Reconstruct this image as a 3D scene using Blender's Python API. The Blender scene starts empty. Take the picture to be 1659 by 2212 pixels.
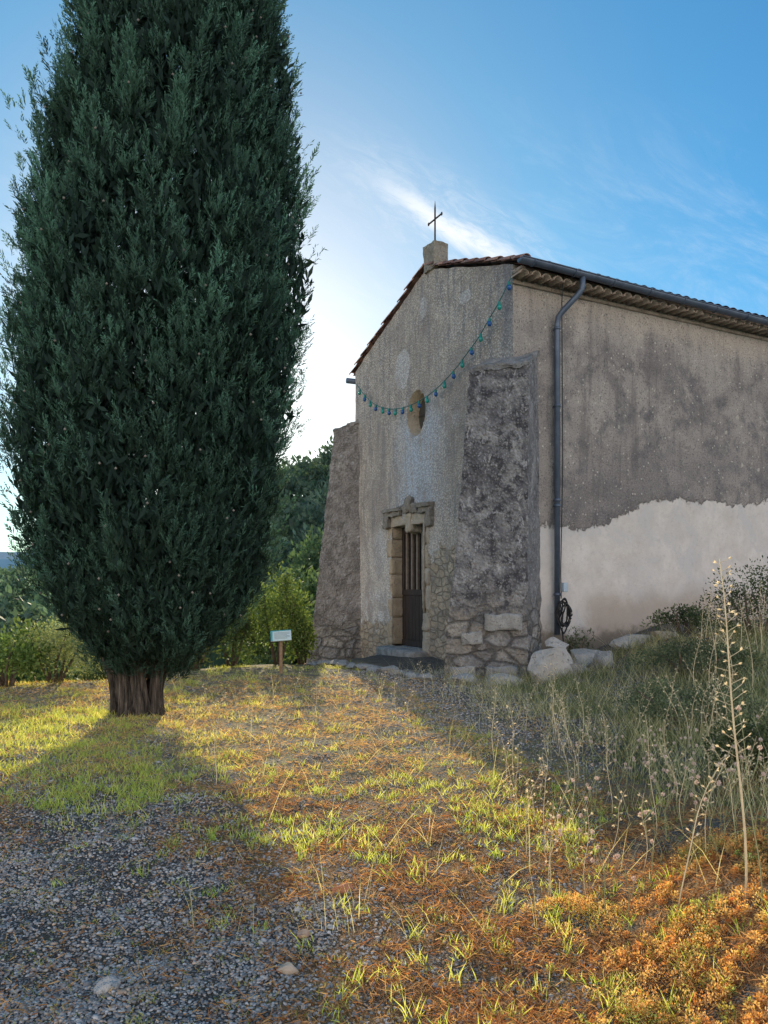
import bpy, bmesh, math, random
import numpy as np
from mathutils import Vector, Matrix, noise
random.seed(7); rng = np.random.default_rng(7)
F, CX, HY, EYE = 1723.0, 829.5, 1250.0, 1.6
R = math.radians
col = bpy.context.scene.collection
def WX(px, Y): return (px-CX)*Y/F
def WZ(py, Y): return EYE+(HY-py)*Y/F
AZ, EL = R(-10), R(15.2)

# ------------------------------------------------------------------ node helper
class G:
    def __init__(s, name):
        s.m = bpy.data.materials.new(name); s.m.use_nodes = True
        s.nt = s.m.node_tree; s.nt.nodes.clear(); s.o = s.nt.nodes.new('ShaderNodeOutputMaterial')
    def nd(s, t): return s.nt.nodes.new('ShaderNode'+t)
    def st(s, inp, v):
        if isinstance(v, bpy.types.NodeSocket): s.nt.links.new(v, inp)
        elif isinstance(v, (tuple, list)) and inp.type == 'RGBA': inp.default_value = tuple(v[:3])+(1,)
        else: inp.default_value = v
    def obj(s): return s.nd('TexCoord').outputs['Object']
    def map(s, v, sc=(1,1,1), loc=(0,0,0)):
        n = s.nd('Mapping'); s.st(n.inputs[0], v); n.inputs['Scale'].default_value = sc; n.inputs['Location'].default_value = loc
        return n.outputs[0]
    def sep(s, v):
        n = s.nd('SeparateXYZ'); s.st(n.inputs[0], v); return n.outputs
    def noise(s, v, sc, det=4, ro=.6, di=0, out=0):
        n = s.nd('TexNoise'); s.st(n.inputs['Vector'], v); n.inputs['Scale'].default_value = sc
        n.inputs['Detail'].default_value = det; n.inputs['Roughness'].default_value = ro; n.inputs['Distortion'].default_value = di
        return n.outputs[out]
    def vor(s, v, sc, feat='F1', out='Distance', rnd=1):
        n = s.nd('TexVoronoi'); n.feature = feat; s.st(n.inputs['Vector'], v); n.inputs['Scale'].default_value = sc
        n.inputs['Randomness'].default_value = rnd
        return n.outputs[out]
    def ramp(s, f, pts):
        n = s.nd('ValToRGB'); s.st(n.inputs[0], f); e = n.color_ramp.elements
        while len(e) < len(pts): e.new(.5)
        for a, (p, c) in zip(e, pts):
            a.position = p; a.color = (tuple(c)+(1,)) if isinstance(c, (tuple, list)) else (c, c, c, 1)
        return n.outputs[0]
    def mix(s, f, a, b, mode='MIX'):
        n = s.nd('MixRGB'); n.blend_type = mode; s.st(n.inputs[0], f); s.st(n.inputs[1], a); s.st(n.inputs[2], b); return n.outputs[0]
    def ma(s, op, a, b=0.0, c=None):
        n = s.nd('Math'); n.operation = op; s.st(n.inputs[0], a); s.st(n.inputs[1], b)
        if c is not None: s.st(n.inputs[2], c)
        return n.outputs[0]
    def mr(s, v, a, b, c=0.0, d=1.0, sm=True):
        n = s.nd('MapRange'); n.interpolation_type = 'SMOOTHSTEP' if sm else 'LINEAR'
        s.st(n.inputs[0], v); s.st(n.inputs[1], a); s.st(n.inputs[2], b); s.st(n.inputs[3], c); s.st(n.inputs[4], d); return n.outputs[0]
    def bump(s, h, st=.5, di=.02, nrm=None):
        n = s.nd('Bump'); n.inputs['Strength'].default_value = st; n.inputs['Distance'].default_value = di; s.st(n.inputs['Height'], h)
        if nrm is not None: s.st(n.inputs['Normal'], nrm)
        return n.outputs[0]
    def bsdf(s, c, ro=.8, nrm=None, metal=0.0, spec=.3):
        n = s.nd('BsdfPrincipled'); s.st(n.inputs['Base Color'], c); s.st(n.inputs['Roughness'], ro); n.inputs['Metallic'].default_value = metal
        n.inputs['Specular IOR Level'].default_value = spec
        if nrm is not None: s.st(n.inputs['Normal'], nrm)
        return n.outputs[0]
    def fin(s, sh): s.nt.links.new(sh, s.o.inputs[0]); return s.m

def simple(name, c, c2=None, sc=8, ro=.7, bump=.3, metal=0.0, spec=.3, bd=.01):
    g = G(name); p = g.obj(); n = g.noise(p, sc, 5, .65)
    cc = g.ramp(n, [(.3, c), (.7, c2 or tuple(x*1.35 for x in c))])
    return g.fin(g.bsdf(cc, ro, g.bump(g.noise(p, sc*4, 4), bump, bd), metal, spec))
def leafmat(name, tr=.35, ro=.6, spec=.2, tint=(1.25, 1.3, .7)):
    g = G(name); a = g.nd('Attribute'); a.attribute_name = 'Col'; c = a.outputs['Color']
    b = g.bsdf(c, ro, None, 0, spec); t = g.nd('BsdfTranslucent'); g.st(t.inputs[0], g.mix(1.0, c, tint, 'MULTIPLY'))
    m = g.nd('MixShader'); m.inputs[0].default_value = tr; g.st(m.inputs[1], b); g.st(m.inputs[2], t.outputs[0])
    return g.fin(m.outputs[0])

# ------------------------------------------------------------------ object helpers
def link(name, me, mat=None, parent=None):
    o = bpy.data.objects.new(name, me); col.objects.link(o)
    if mat: me.materials.append(mat)
    if parent: o.parent = parent
    return o
def tag(o, label=None, cat=None, group=None, kind=None):
    for k, v in (('label', label), ('category', cat), ('group', group), ('kind', kind)):
        if v: o[k] = v
    return o
def empty(name, loc, rz=0, **k):
    o = bpy.data.objects.new(name, None); col.objects.link(o); o.location = loc; o.rotation_euler = (0, 0, rz); o.empty_display_size = .2
    return tag(o, **k)
def npmesh(name, V, Fc, C=None, smooth=False):
    me = bpy.data.meshes.new(name); V = np.asarray(V, dtype=np.float32); Fc = np.asarray(Fc, dtype=np.int32)
    me.vertices.add(len(V)); me.vertices.foreach_set('co', V.ravel())
    m, k = Fc.shape; me.loops.add(m*k); me.loops.foreach_set('vertex_index', Fc.ravel())
    me.polygons.add(m); me.polygons.foreach_set('loop_start', np.arange(m, dtype=np.int32)*k)
    if smooth: me.polygons.foreach_set('use_smooth', np.ones(m, dtype=bool))
    me.update(calc_edges=True)
    if C is not None:
        at = me.color_attributes.new('Col', 'FLOAT_COLOR', 'POINT'); C4 = np.ones((len(V), 4), dtype=np.float32); C4[:, :3] = C
        at.data.foreach_set('color', C4.ravel())
    return me
class Acc:
    def __init__(s): s.v = []; s.f = []
    def add(s, V, Fc):
        b = len(s.v); s.v += [tuple(p) for p in V]; s.f += [tuple(i+b for i in f) for f in Fc]; return s
    def box(s, x0, x1, y0, y1, z0, z1):
        return s.add([(x0,y0,z0),(x1,y0,z0),(x1,y1,z0),(x0,y1,z0),(x0,y0,z1),(x1,y0,z1),(x1,y1,z1),(x0,y1,z1)],
                     [(0,3,2,1),(4,5,6,7),(0,1,5,4),(1,2,6,5),(2,3,7,6),(3,0,4,7)])
    def tube(s, pts, r, n=8, cap=True):
        pts = [Vector(p) for p in pts]; V = []; m = len(pts)
        rr = r if isinstance(r, (list, tuple)) else [r]*m
        ref = Vector((0.13, .31, .94))
        for i, p in enumerate(pts):
            d = (pts[min(i+1, m-1)]-pts[max(i-1, 0)]).normalized()
            a = d.cross(ref)
            if a.length < .15: a = d.cross(Vector((1, 0, 0)))
            a.normalize(); b = d.cross(a)
            for k in range(n):
                t = 2*math.pi*k/n; V.append(p+(a*math.cos(t)+b*math.sin(t))*rr[i])
        Fc = [(i*n+k, i*n+(k+1) % n, (i+1)*n+(k+1) % n, (i+1)*n+k) for i in range(m-1) for k in range(n)]
        if cap: Fc += [tuple(range(n))[::-1], tuple((m-1)*n+k for k in range(n))]
        return s.add(V, Fc)
    def build(s, name, mat, parent=None, smooth=False, bevel=0, fixn=True):
        me = bpy.data.meshes.new(name); me.from_pydata(s.v, [], s.f)
        if fixn:
            bm = bmesh.new(); bm.from_mesh(me); bmesh.ops.recalc_face_normals(bm, faces=bm.faces); bm.to_mesh(me); bm.free()
        if smooth: me.polygons.foreach_set('use_smooth', [True]*len(me.polygons))
        o = link(name, me, mat, parent)
        if bevel:
            b = o.modifiers.new('bev', 'BEVEL'); b.width = bevel; b.segments = 2; b.limit_method = 'ANGLE'
        return o
def rough_block(acc, x0, x1, y0, y1, z0, z1, n=4, amp=.015, sc=4.0, rf=.16):
    """subdivided box with worn, wobbly faces"""
    bm = bmesh.new(); bmesh.ops.create_cube(bm, size=1)
    bmesh.ops.subdivide_edges(bm, edges=bm.edges[:], cuts=n, use_grid_fill=True)
    s = Vector((x1-x0, y1-y0, z1-z0)); c = Vector(((x0+x1)/2, (y0+y1)/2, (z0+z1)/2)); rad = min(s)*rf
    for v in bm.verts:
        p = Vector((v.co.x*s.x, v.co.y*s.y, v.co.z*s.z))
        q = Vector([max(-s[i]/2+rad, min(s[i]/2-rad, p[i])) for i in range(3)])
        d = p-q
        if d.length > 1e-6: p = q+d.normalized()*rad
        p += c; p += noise.noise_vector(p*sc)*amp+noise.noise_vector(p*sc*3)*amp*.4; v.co = p
    bm.verts.index_update(); acc.add([v.co.copy() for v in bm.verts], [[v.index for v in f.verts] for f in bm.faces]); bm.free()

# ------------------------------------------------------------------ terrain
def sm(a, b, v):
    t = np.clip((v-a)/(b-a), 0, 1); return t*t*(3-2*t)
def H(x, y):
    x = np.asarray(x, dtype=float); y = np.asarray(y, dtype=float)
    z = (.30+.45*sm(8, 13.5, y))*sm(0, 3.4, x-(.95+.12*(y-3)))
    z = z+.40*sm(.9, 1.9, x)*sm(5.6, 3.2, y)
    z = z-.28*sm(13, 19, y)*sm(1, -2, x)
    yE = 11.8+4.2*sm(-4.8, -2.4, x)+8*sm(-1.5, 4, x)+30*sm(3, 7, x)
    d = np.clip(y-yE, 0, None); z = z-9*(1-np.exp(-d*.035))*sm(0, 3, d)
    px = x/np.maximum(y, 1)*F+CX
    z = z+sm(45, 125, y)*(7+15*sm(150, 560, px)+4*sm(560, 800, px))
    nr = sm(22, 14, y)
    z = z+nr*(.018*np.sin(x*3.1+y*1.3)*np.sin(y*2.7-x)+.010*np.sin(x*9+1)*np.sin(y*8.3+x*2)+.006*np.sin(x*17+2*np.sin(y*6))*np.sin(y*15+1.5*np.sin(x*8)))
    z = z+sm(20, 60, y)*(1.2*np.sin(x*.07+1)*np.sin(y*.05))
    return z
def h1(x, y): return float(H(x, y))

def gravel_mask(x, y):
    w = .22*np.sin(y*5+x*3)+.18*np.sin(x*6.1-y*3.3)
    return sm(.5, -.8, x+.1+.42*(y-3)+w)*sm(8.6, 4.8, y+.8*np.sin(x*2.2+1)+.5*np.sin(x*5.3+y*4))

def build_ground():
    tx = np.linspace(-1, 1, 401); xs = 1.2+np.sinh(tx*8.2)*1.1*.5
    ty = np.linspace(0, 1, 460); ys = -4+ (np.sinh(ty*8.0)/np.sinh(8.0))*1800 + ty*16
    X, Y = np.meshgrid(xs, ys); Z = H(X, Y)
    V = np.stack([X, Y, Z], -1).reshape(-1, 3); nx = len(xs); ny = len(ys)
    i = np.arange(nx-1)[None, :]+np.arange(ny-1)[:, None]*nx; i = i.ravel()
    Fc = np.stack([i, i+1, i+1+nx, i+nx], -1)
    gm_ = gravel_mask(V[:, 0], V[:, 1]); C = np.stack([gm_, gm_, gm_], -1)
    g = G('ground_soil'); p = g.obj(); x, y, z = g.sep(p)
    at = g.nd('Attribute'); at.attribute_name = 'Col'; gm = at.outputs['Fac']
    gm = g.mr(g.ma('ADD', gm, g.ma('MULTIPLY', g.ma('SUBTRACT', g.noise(p, 5, 6, .75), .5), 1.5)), .2, .8)
    vc = g.vor(p, 85, 'F1', 'Color'); vd = g.vor(p, 85)
    stone = g.ramp(g.sep(vc)[0], [(0, (.15,.14,.135)), (.5, (.26,.24,.23)), (.8, (.42,.395,.37)), (1, (.3,.23,.17))])
    stone = g.mix(g.mr(vd, .25, .6), stone, (.075,.063,.053))
    soil = g.ramp(g.noise(p, 12, 7, .75), [(.3, (.09,.05,.025)), (.48, (.28,.145,.06)), (.62, (.48,.27,.12)), (.78, (.6,.42,.22))])
    gr = g.ramp(g.noise(p, 7, 7, .75), [(.3, (.14,.11,.055)), (.5, (.38,.31,.16)), (.7, (.6,.52,.34))])
    c = g.mix(g.mr(g.ma('ADD', y, g.ma('MULTIPLY', g.noise(p, 1.5, 4), 2.0)), 5.8, 8.5), soil, gr)
    c = g.mix(g.mr(g.noise(p, 3.5, 5, .75), .48, .6), c, g.mix(1.0, stone, (1.35,1.25,1.1), 'MULTIPLY'))
    c = g.mix(gm, c, stone)
    c = g.mix(g.ma('MULTIPLY', gm, g.mr(g.noise(p, 3.6, 6, .75), .52, .64)), c, (.12,.095,.06))
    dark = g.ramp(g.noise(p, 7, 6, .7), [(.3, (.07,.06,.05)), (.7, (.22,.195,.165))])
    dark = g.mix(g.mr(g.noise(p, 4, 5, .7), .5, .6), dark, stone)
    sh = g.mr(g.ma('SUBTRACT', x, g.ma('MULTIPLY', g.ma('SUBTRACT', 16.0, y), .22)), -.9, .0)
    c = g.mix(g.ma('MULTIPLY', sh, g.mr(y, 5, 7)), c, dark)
    c = g.mix(g.mr(y, 20, 35), c, (.035,.06,.02))
    h = g.ma('ADD', g.ma('MULTIPLY', g.ma('SUBTRACT', 1.0, vd), .5), g.noise(p, 30, 5, .7))
    me = npmesh('ground', V, Fc, C, smooth=True)
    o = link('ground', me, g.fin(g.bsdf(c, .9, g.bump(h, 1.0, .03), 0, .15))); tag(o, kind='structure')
build_ground()

def build_mountain():
    n = 120; V = []
    for i in range(n+1):
        a = i/n; x = -2200+a*4400; hh = 66+18*math.sin(a*19)+10*math.sin(a*47+1)+6*noise.noise(Vector((a*60, 0, 0)))
        V += [(x, 1500, -40), (x*1.02, 1620, hh*.7), (x*1.04, 1700, hh)]
    Fc = [(i*3+k, i*3+3+k, i*3+4+k, i*3+1+k) for i in range(n) for k in (0, 1)]
    me = bpy.data.meshes.new('hills'); me.from_pydata(V, [], Fc)
    tag(link('hills', me, simple('far_hill', (.13,.24,.32), (.17,.29,.36), .02, .9, 0)), kind='structure')
build_mountain()

# ------------------------------------------------------------------ foliage
def unit(v): return v/np.maximum(np.linalg.norm(v, axis=-1, keepdims=True), 1e-9)
def diamonds(P, D, L, W, C):
    n = len(P); D = unit(D); S = unit(np.cross(D, rng.normal(size=(n, 3)))); L = np.broadcast_to(L, n)[:, None]; W = np.broadcast_to(W, n)[:, None]
    mid = P+D*L*.5
    V = np.stack([P, mid+S*W/2, P+D*L, mid-S*W/2], 1).reshape(-1, 3)
    return V, np.repeat(C, 4, axis=0), np.arange(n*4).reshape(n, 4)
def blades(P, D, L, W, bend, C):
    n = len(P); D = unit(D); S = unit(np.cross(D, rng.normal(size=(n, 3)))); L = L[:, None]; W = W[:, None]
    M = P+D*L*.5+bend*.25; T = P+D*L+bend
    V = np.stack([P-S*W/2, P+S*W/2, M-S*W*.4, M+S*W*.4, T], 1).reshape(-1, 3)
    b = np.arange(n)[:, None]*5
    Fc = np.concatenate([b+np.array([[0, 1, 3]]), b+np.array([[0, 3, 2]]), b+np.array([[2, 3, 4]])], 0)
    CC = np.repeat(C, 5, axis=0); CC[0::5] *= .75; CC[1::5] *= .75
    return V, CC, Fc

leaf_m = leafmat('leaf', .42); grass_m = leafmat('grass_blade', .6, .5, .25, (1.5, 1.4, .65)); cyp_m = leafmat('cypress_needles', .25, .75, .1, (1.3, 1.25, .6))
bark_m = simple('bark', (.08,.055,.04), (.2,.15,.11), 9, .9, .8, bd=.03)
stem_m = simple('green_stem', (.22,.24,.11), (.4,.39,.2), 20, .8, .2)
dry_m = simple('dry_stem', (.6,.46,.28), (.8,.66,.42), 20, .8, .2)

def leafy(center, rad, n, leaf, c0, c1, ncl=14, up=.3, spread=.33):
    ce = unit(rng.normal(size=(ncl, 3))); ce[:, 2] = np.abs(ce[:, 2])*1.0-.15*rng.random(ncl)
    ce = ce*(.35+.45*rng.random((ncl, 1)))
    k = rng.integers(0, ncl, n); off = rng.normal(size=(n, 3)); off = unit(off)*(rng.random((n, 1))**.5)*spread*(.7+.6*rng.random(ncl)[k][:, None])
    P = (ce[k]+off)*np.array(rad)+np.array(center)
    D = unit(off)+rng.normal(size=(n, 3))*.7+np.array([0, 0, up])
    t = rng.random((n, 1)); cb = (.7+.6*rng.random(ncl))[k][:, None]
    C = (np.array(c0)*(1-t)+np.array(c1)*t)*cb
    L = leaf*(.6+.8*rng.random(n))
    return diamonds(P, D, L, L*.5, C)
def merge(parts):
    V = []; C = []; Fc = []; b = 0
    for v, c, f in parts: V.append(v); C.append(c); Fc.append(f+b); b += len(v)
    return np.concatenate(V), np.concatenate(C), np.concatenate(Fc)
def bush(name, label, cat, x, y, rad, n, leaf, c0, c1, group=None, zoff=0, trunk=.3, ncl=16, sm_=leaf_m, spread=.33):
    z = h1(x, y); r = empty(name, (x, y, z-.03), 0, label=label, cat=cat, group=group)
    V, C, Fc = leafy((0, 0, rad[2]*.45+zoff), rad, n, leaf, c0, c1, ncl, spread=spread)
    V[:, 2] = np.maximum(V[:, 2], .0)
    link('foliage' if rad[2] < 2 else 'crown', npmesh('foliage', V, Fc, C), sm_, r)
    a = Acc(); m = 5 if rad[2] < 2 else 1
    for i in range(m):
        t = i*2*math.pi/m; q = .5 if m > 1 else .02
        a.tube([(0.03*math.cos(t), .03*math.sin(t), -.1), (q*.5*rad[0]*math.cos(t), q*.5*rad[1]*math.sin(t), rad[2]*.4+zoff*.5), (q*rad[0]*math.cos(t+.3), q*rad[1]*math.sin(t+.3), rad[2]*.9+zoff)],
               [trunk*.1, trunk*.07, trunk*.02], 6)
    a.build('stem' if m > 1 else 'trunk', bark_m, r, True)
    return r

# ---- cypress
def build_cypress():
    Y0 = 9.5; tx = WX(305, Y0)
    prof = [(0,192,622),(100,166,634),(200,134,650),(300,106,660),(400,78,668),(500,54,684),(600,36,690),(700,24,684),(800,20,670),(900,20,652),
            (1000,28,636),(1100,40,616),(1200,62,594),(1300,98,558),(1380,164,498),(1430,222,412)]
    zs = np.array([WZ(p[0], Y0) for p in prof])[::-1]; ls = np.array([WX(p[1], Y0) for p in prof])[::-1]; rs = np.array([WX(p[2], Y0) for p in prof])[::-1]
    zs = np.append(zs, [10.5, 12.0, 12.9]); c = (ls[-1]+rs[-1])/2; ls = np.append(ls, [c-.85, c-.45, c-.05]); rs = np.append(rs, [c+.85, c+.45, c+.05])
    def env(z, th):
        l = np.interp(z, zs, ls); r = np.interp(z, zs, rs); cx = (l+r)/2; rad = (r-l)/2
        lump = 1+.045*np.sin(th*5+z*1.1)+.03*np.sin(th*9-z*2.3)+.03*np.sin(z*5.1+th*3)
        return cx, rad*lump
    gz = h1(tx, Y0); org = np.array([tx, Y0, gz])
    root = empty('cypress_tree', (tx, Y0, gz), 0, label='tall dense dark green cypress tree standing left of the chapel', cat='tree')
    parts = []
    ncl = 2200
    z = .62+rng.random(ncl)*11.4; z[:200] = .6+rng.random(200)*1.4; z[200:1150] = .6+rng.random(950)*8.2
    th = rng.random(ncl)*2*math.pi; th[1100:1700] = math.pi+rng.random(600)*math.pi
    cx, rad = env(z, th); rf = 1.0-.30*rng.random(ncl)**1.2
    rr = np.maximum(rad-.22, .05)*rf
    base = np.stack([cx+np.cos(th)*rr, Y0+np.sin(th)*rr, z-.25], -1)
    outw = np.stack([np.cos(th), np.sin(th), np.zeros(ncl)], -1)
    ax = unit(np.array([0, 0, 1.0])+outw*(.06+.18*rng.random((ncl, 1)))+rng.normal(size=(ncl, 3))*.12)
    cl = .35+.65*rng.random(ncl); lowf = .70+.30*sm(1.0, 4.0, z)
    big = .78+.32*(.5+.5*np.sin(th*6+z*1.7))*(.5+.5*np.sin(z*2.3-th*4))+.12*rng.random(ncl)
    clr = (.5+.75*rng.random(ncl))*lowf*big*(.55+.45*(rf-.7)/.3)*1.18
    ns = 18; k = np.repeat(np.arange(ncl), ns); m = len(k)
    t = rng.random(m); phi = rng.random(m)*2*math.pi
    a1 = unit(np.cross(ax, rng.normal(size=(ncl, 3)))); a2 = np.cross(ax, a1)
    ro = a1[k]*np.cos(phi)[:, None]+a2[k]*np.sin(phi)[:, None]
    B = base[k]+ax[k]*(cl[k]*t)[:, None]+ro*(.15*(1-t*.7)*rng.random(m)**.5)[:, None]
    A = unit(ax[k]*1.0+ro*(.45-.3*t)[:, None]+rng.normal(size=(m, 3))*.2+outw[k]*.08)
    sl = (.12+.13*rng.random(m))*(1.05-.3*t)
    S = unit(np.cross(A, rng.normal(size=(m, 3))))
    ne = 17
    for j in range(ne):
        tt = j/(ne-1)*.92; sgn = 1 if j % 2 else -1
        P = B+A*(sl*tt)[:, None]
        D = unit(A*math.cos(.55)+S*sgn*math.sin(.55)+rng.normal(size=(m, 3))*.25) if j < ne-1 else A
        L = sl*(.34*(1-tt)+.12)*(.7+.6*rng.random(m)); W = np.full(m, .0118)
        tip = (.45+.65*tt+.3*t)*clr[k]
        C = np.stack([.090*tip+.010*rng.random(m), .190*tip, .142*tip], -1)
        parts.append(diamonds(P, D, L, W, C))
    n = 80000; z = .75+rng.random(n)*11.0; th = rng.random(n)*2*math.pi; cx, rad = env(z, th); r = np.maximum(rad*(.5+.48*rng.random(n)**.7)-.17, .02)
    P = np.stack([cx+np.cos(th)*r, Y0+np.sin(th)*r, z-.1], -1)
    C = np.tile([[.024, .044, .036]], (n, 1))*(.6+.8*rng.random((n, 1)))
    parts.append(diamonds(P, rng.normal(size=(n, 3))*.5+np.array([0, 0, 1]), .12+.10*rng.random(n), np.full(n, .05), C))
    n = 420; z = .9+rng.random(n)*9.5; th = rng.random(n)*2*math.pi; cx, rad = env(z, th); r = rad-.15
    P0 = np.stack([cx+np.cos(th)*r, Y0+np.sin(th)*r, z], -1); D0 = unit(np.stack([np.cos(th)*.6, np.sin(th)*.6, np.ones(n)], -1)+rng.normal(size=(n, 3))*.15)
    for j in range(14):
        P = P0+D0*(.018*j); D = D0+rng.normal(size=(n, 3))*.5
        parts.append(diamonds(P, D, .05+.03*rng.random(n), np.full(n, .012), np.tile([[.07, .135, .10]], (n, 1))*(.6+.7*rng.random((n, 1)))))
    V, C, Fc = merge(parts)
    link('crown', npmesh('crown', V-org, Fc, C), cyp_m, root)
    a = Acc(); oct_ = [(1,0,0),(-1,0,0),(0,1,0),(0,-1,0),(0,0,1),(0,0,-1)]; of = [(0,2,4),(2,1,4),(1,3,4),(3,0,4),(2,0,5),(1,2,5),(3,1,5),(0,3,5)]
    for i in range(110):
        zz = random.uniform(1, 8.5); t0 = random.uniform(math.pi, 2*math.pi); c_, r_ = env(np.array(zz), np.array(t0)); r_ = float(r_)*.97-.05
        p = (float(c_)+math.cos(t0)*r_-tx, math.sin(t0)*r_, zz)
        a.add([(p[0]+q[0]*.016, p[1]+q[1]*.016, p[2]+q[2]*.018) for q in oct_], of)
    tag(a.build('cone', simple('cone_brown', (.16,.14,.12), (.3,.26,.22), 30), root, True), kind='stuff')
    g = G('cypress_bark'); p = g.obj(); q = g.map(p, (10, 10, .9)); nn = g.noise(q, 3, 7, .75)
    cc = g.ramp(nn, [(.38, (.02,.017,.015)), (.54, (.13,.105,.088)), (.76, (.34,.29,.25))])
    bm_ = g.fin(g.bsdf(cc, .9, g.bump(nn, 1.0, .08), 0, .1))
    stems = [(-.29,-.02,.078,-.24),(-.14,-.15,.09,-.09),(.03,-.18,.085,.03),(.21,-.10,.08,.20),(.14,.11,.09,.14),(-.12,.12,.09,-.16)]
    a = Acc(); n = 40; rows = 40
    for si, (sx, sy, sr, dx) in enumerate(stems):
        V = []
        for i in range(rows):
            zz = -.2+i*.066; r_ = sr*(1+.5*math.exp(-max(zz, 0)*6))*(1-.10*zz); cx_ = sx*.88+dx*zz*.9+.035*math.sin(zz*4+si); cy_ = sy*.92+sy*.35*zz
            for k_ in range(n):
                t_ = 2*math.pi*k_/n; q_ = r_*(1+.10*math.sin(t_*5+zz*1.2+si)+.30*noise.noise(Vector((math.cos(t_)*2.2+si*7, math.sin(t_)*2.2, zz*1.4)))+.16*noise.noise(Vector((math.cos(t_)*6+si*3, math.sin(t_)*6, zz*4))))
                V.append((cx_+math.cos(t_)*q_, cy_+math.sin(t_)*q_, zz))
        a.add(V, [(i*n+k_, i*n+(k_+1) % n, (i+1)*n+(k_+1) % n, (i+1)*n+k_) for i in range(rows-1) for k_ in range(n)])
    V = []; n = 60
    for i in range(6):
        zz = -.2+i*.075; s_ = .29-.035*i
        for k_ in range(n):
            t_ = 2*math.pi*k_/n; q_ = s_*(1+.1*math.sin(t_*6)+.15*noise.noise(Vector((math.cos(t_)*5, math.sin(t_)*5, zz*3)))); V.append((math.cos(t_)*q_, math.sin(t_)*q_*.8, zz))
    a.add(V, [(i*n+k_, i*n+(k_+1) % n, (i+1)*n+(k_+1) % n, (i+1)*n+k_) for i in range(5) for k_ in range(n)])
    a.build('trunk', bm_, root, True)
    for i in range(14):
        a = Acc(); t_ = i*2*math.pi/14+random.uniform(-.15, .15); r1 = random.uniform(.5, .95)
        a.tube([(math.cos(t_)*.12, math.sin(t_)*.12, .45), (math.cos(t_)*.3, math.sin(t_)*.3, .85), (math.cos(t_)*r1*.7, math.sin(t_)*r1*.7, 1.5), (math.cos(t_)*r1, math.sin(t_)*r1, 3.0), (math.cos(t_)*r1*.9, math.sin(t_)*r1*.9, 6)], [.06, .055, .045, .03, .01], 7)
        a.build('limb', bm_, root, True)
build_cypress()

# ------------------------------------------------------------------ chapel
TH = R(25.7); C0 = Vector((2.198, 13.6, 0)); SK = .06
ds = Vector((math.cos(TH), math.sin(TH), 0)); df = Vector((-math.sin(TH), math.cos(TH), 0))
def loc2w(x, y, z): return C0+ds*x+df*y+Vector((0, 0, z))
def w2loc(X, Y, Z=0):
    v = Vector((X, Y, 0))-C0; return Vector((v.dot(ds), v.dot(df), Z))
def fac(px, py, off=0.0):
    r = (px-CX)/F; c = C0-ds*off; y = (c.x-c.y*r)/(-df.x+df.y*r); dep = c.y+df.y*y
    return y, EYE+(HY-py)*dep/F
WID = 6.68; LEN = 12.5; RY = 3.1; ZR = 7.95; ZE = 6.97; ZW = 6.68
def top(y): return ZE+(ZR-ZE)*y/RY if y < RY else ZR+(ZW-ZR)*(y-RY)/(WID-RY)
chapel = empty('chapel', C0, TH, label='old rendered stone chapel with gable front, iron cross and corner buttresses', cat='chapel')
def wob(p, a=.02):
    v = Vector(p); return v+noise.noise_vector(v*.9)*a*1.3+noise.noise_vector(v*3.1+Vector((5, 5, 5)))*a*.7+noise.noise_vector(v*9)*a*.25

DY0, DY1, DZ0, DZ1 = 3.2, 4.65, .12, 2.76
wy, wz = fac(899, 893); WA, WB = .40, .48
def masonry(g, p, sc, n2, n3, ct=1.0):
    wv = g.mix(.16, g.map(p, sc), g.noise(p, 6, 5, .65, 0, 1))
    c1 = g.sep(g.vor(wv, 1.0, 'F1', 'Color', .8))[0]; e = g.vor(wv, 1.0, 'DISTANCE_TO_EDGE', 'Distance', .8)
    st = g.ramp(c1, [(0, (.29,.25,.21)), (.35, (.38,.34,.29)), (.65, (.30,.29,.285)), (1, (.47,.42,.36))])
    st = g.mix(g.mr(n2, .44, .62), st, (.27,.25,.225)); st = g.mix(g.ma('MULTIPLY', g.mr(n3, .48, .66), .75), st, (.16,.147,.137))
    ev = g.ma('ADD', e, g.ma('MULTIPLY', g.ma('SUBTRACT', n3, .5), .3))
    st = g.mix(g.ma('MULTIPLY', g.mr(ev, .05, -.02), .7*ct), st, (.12,.105,.09))
    return st, g.mr(ev, -.02, .1)
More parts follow.
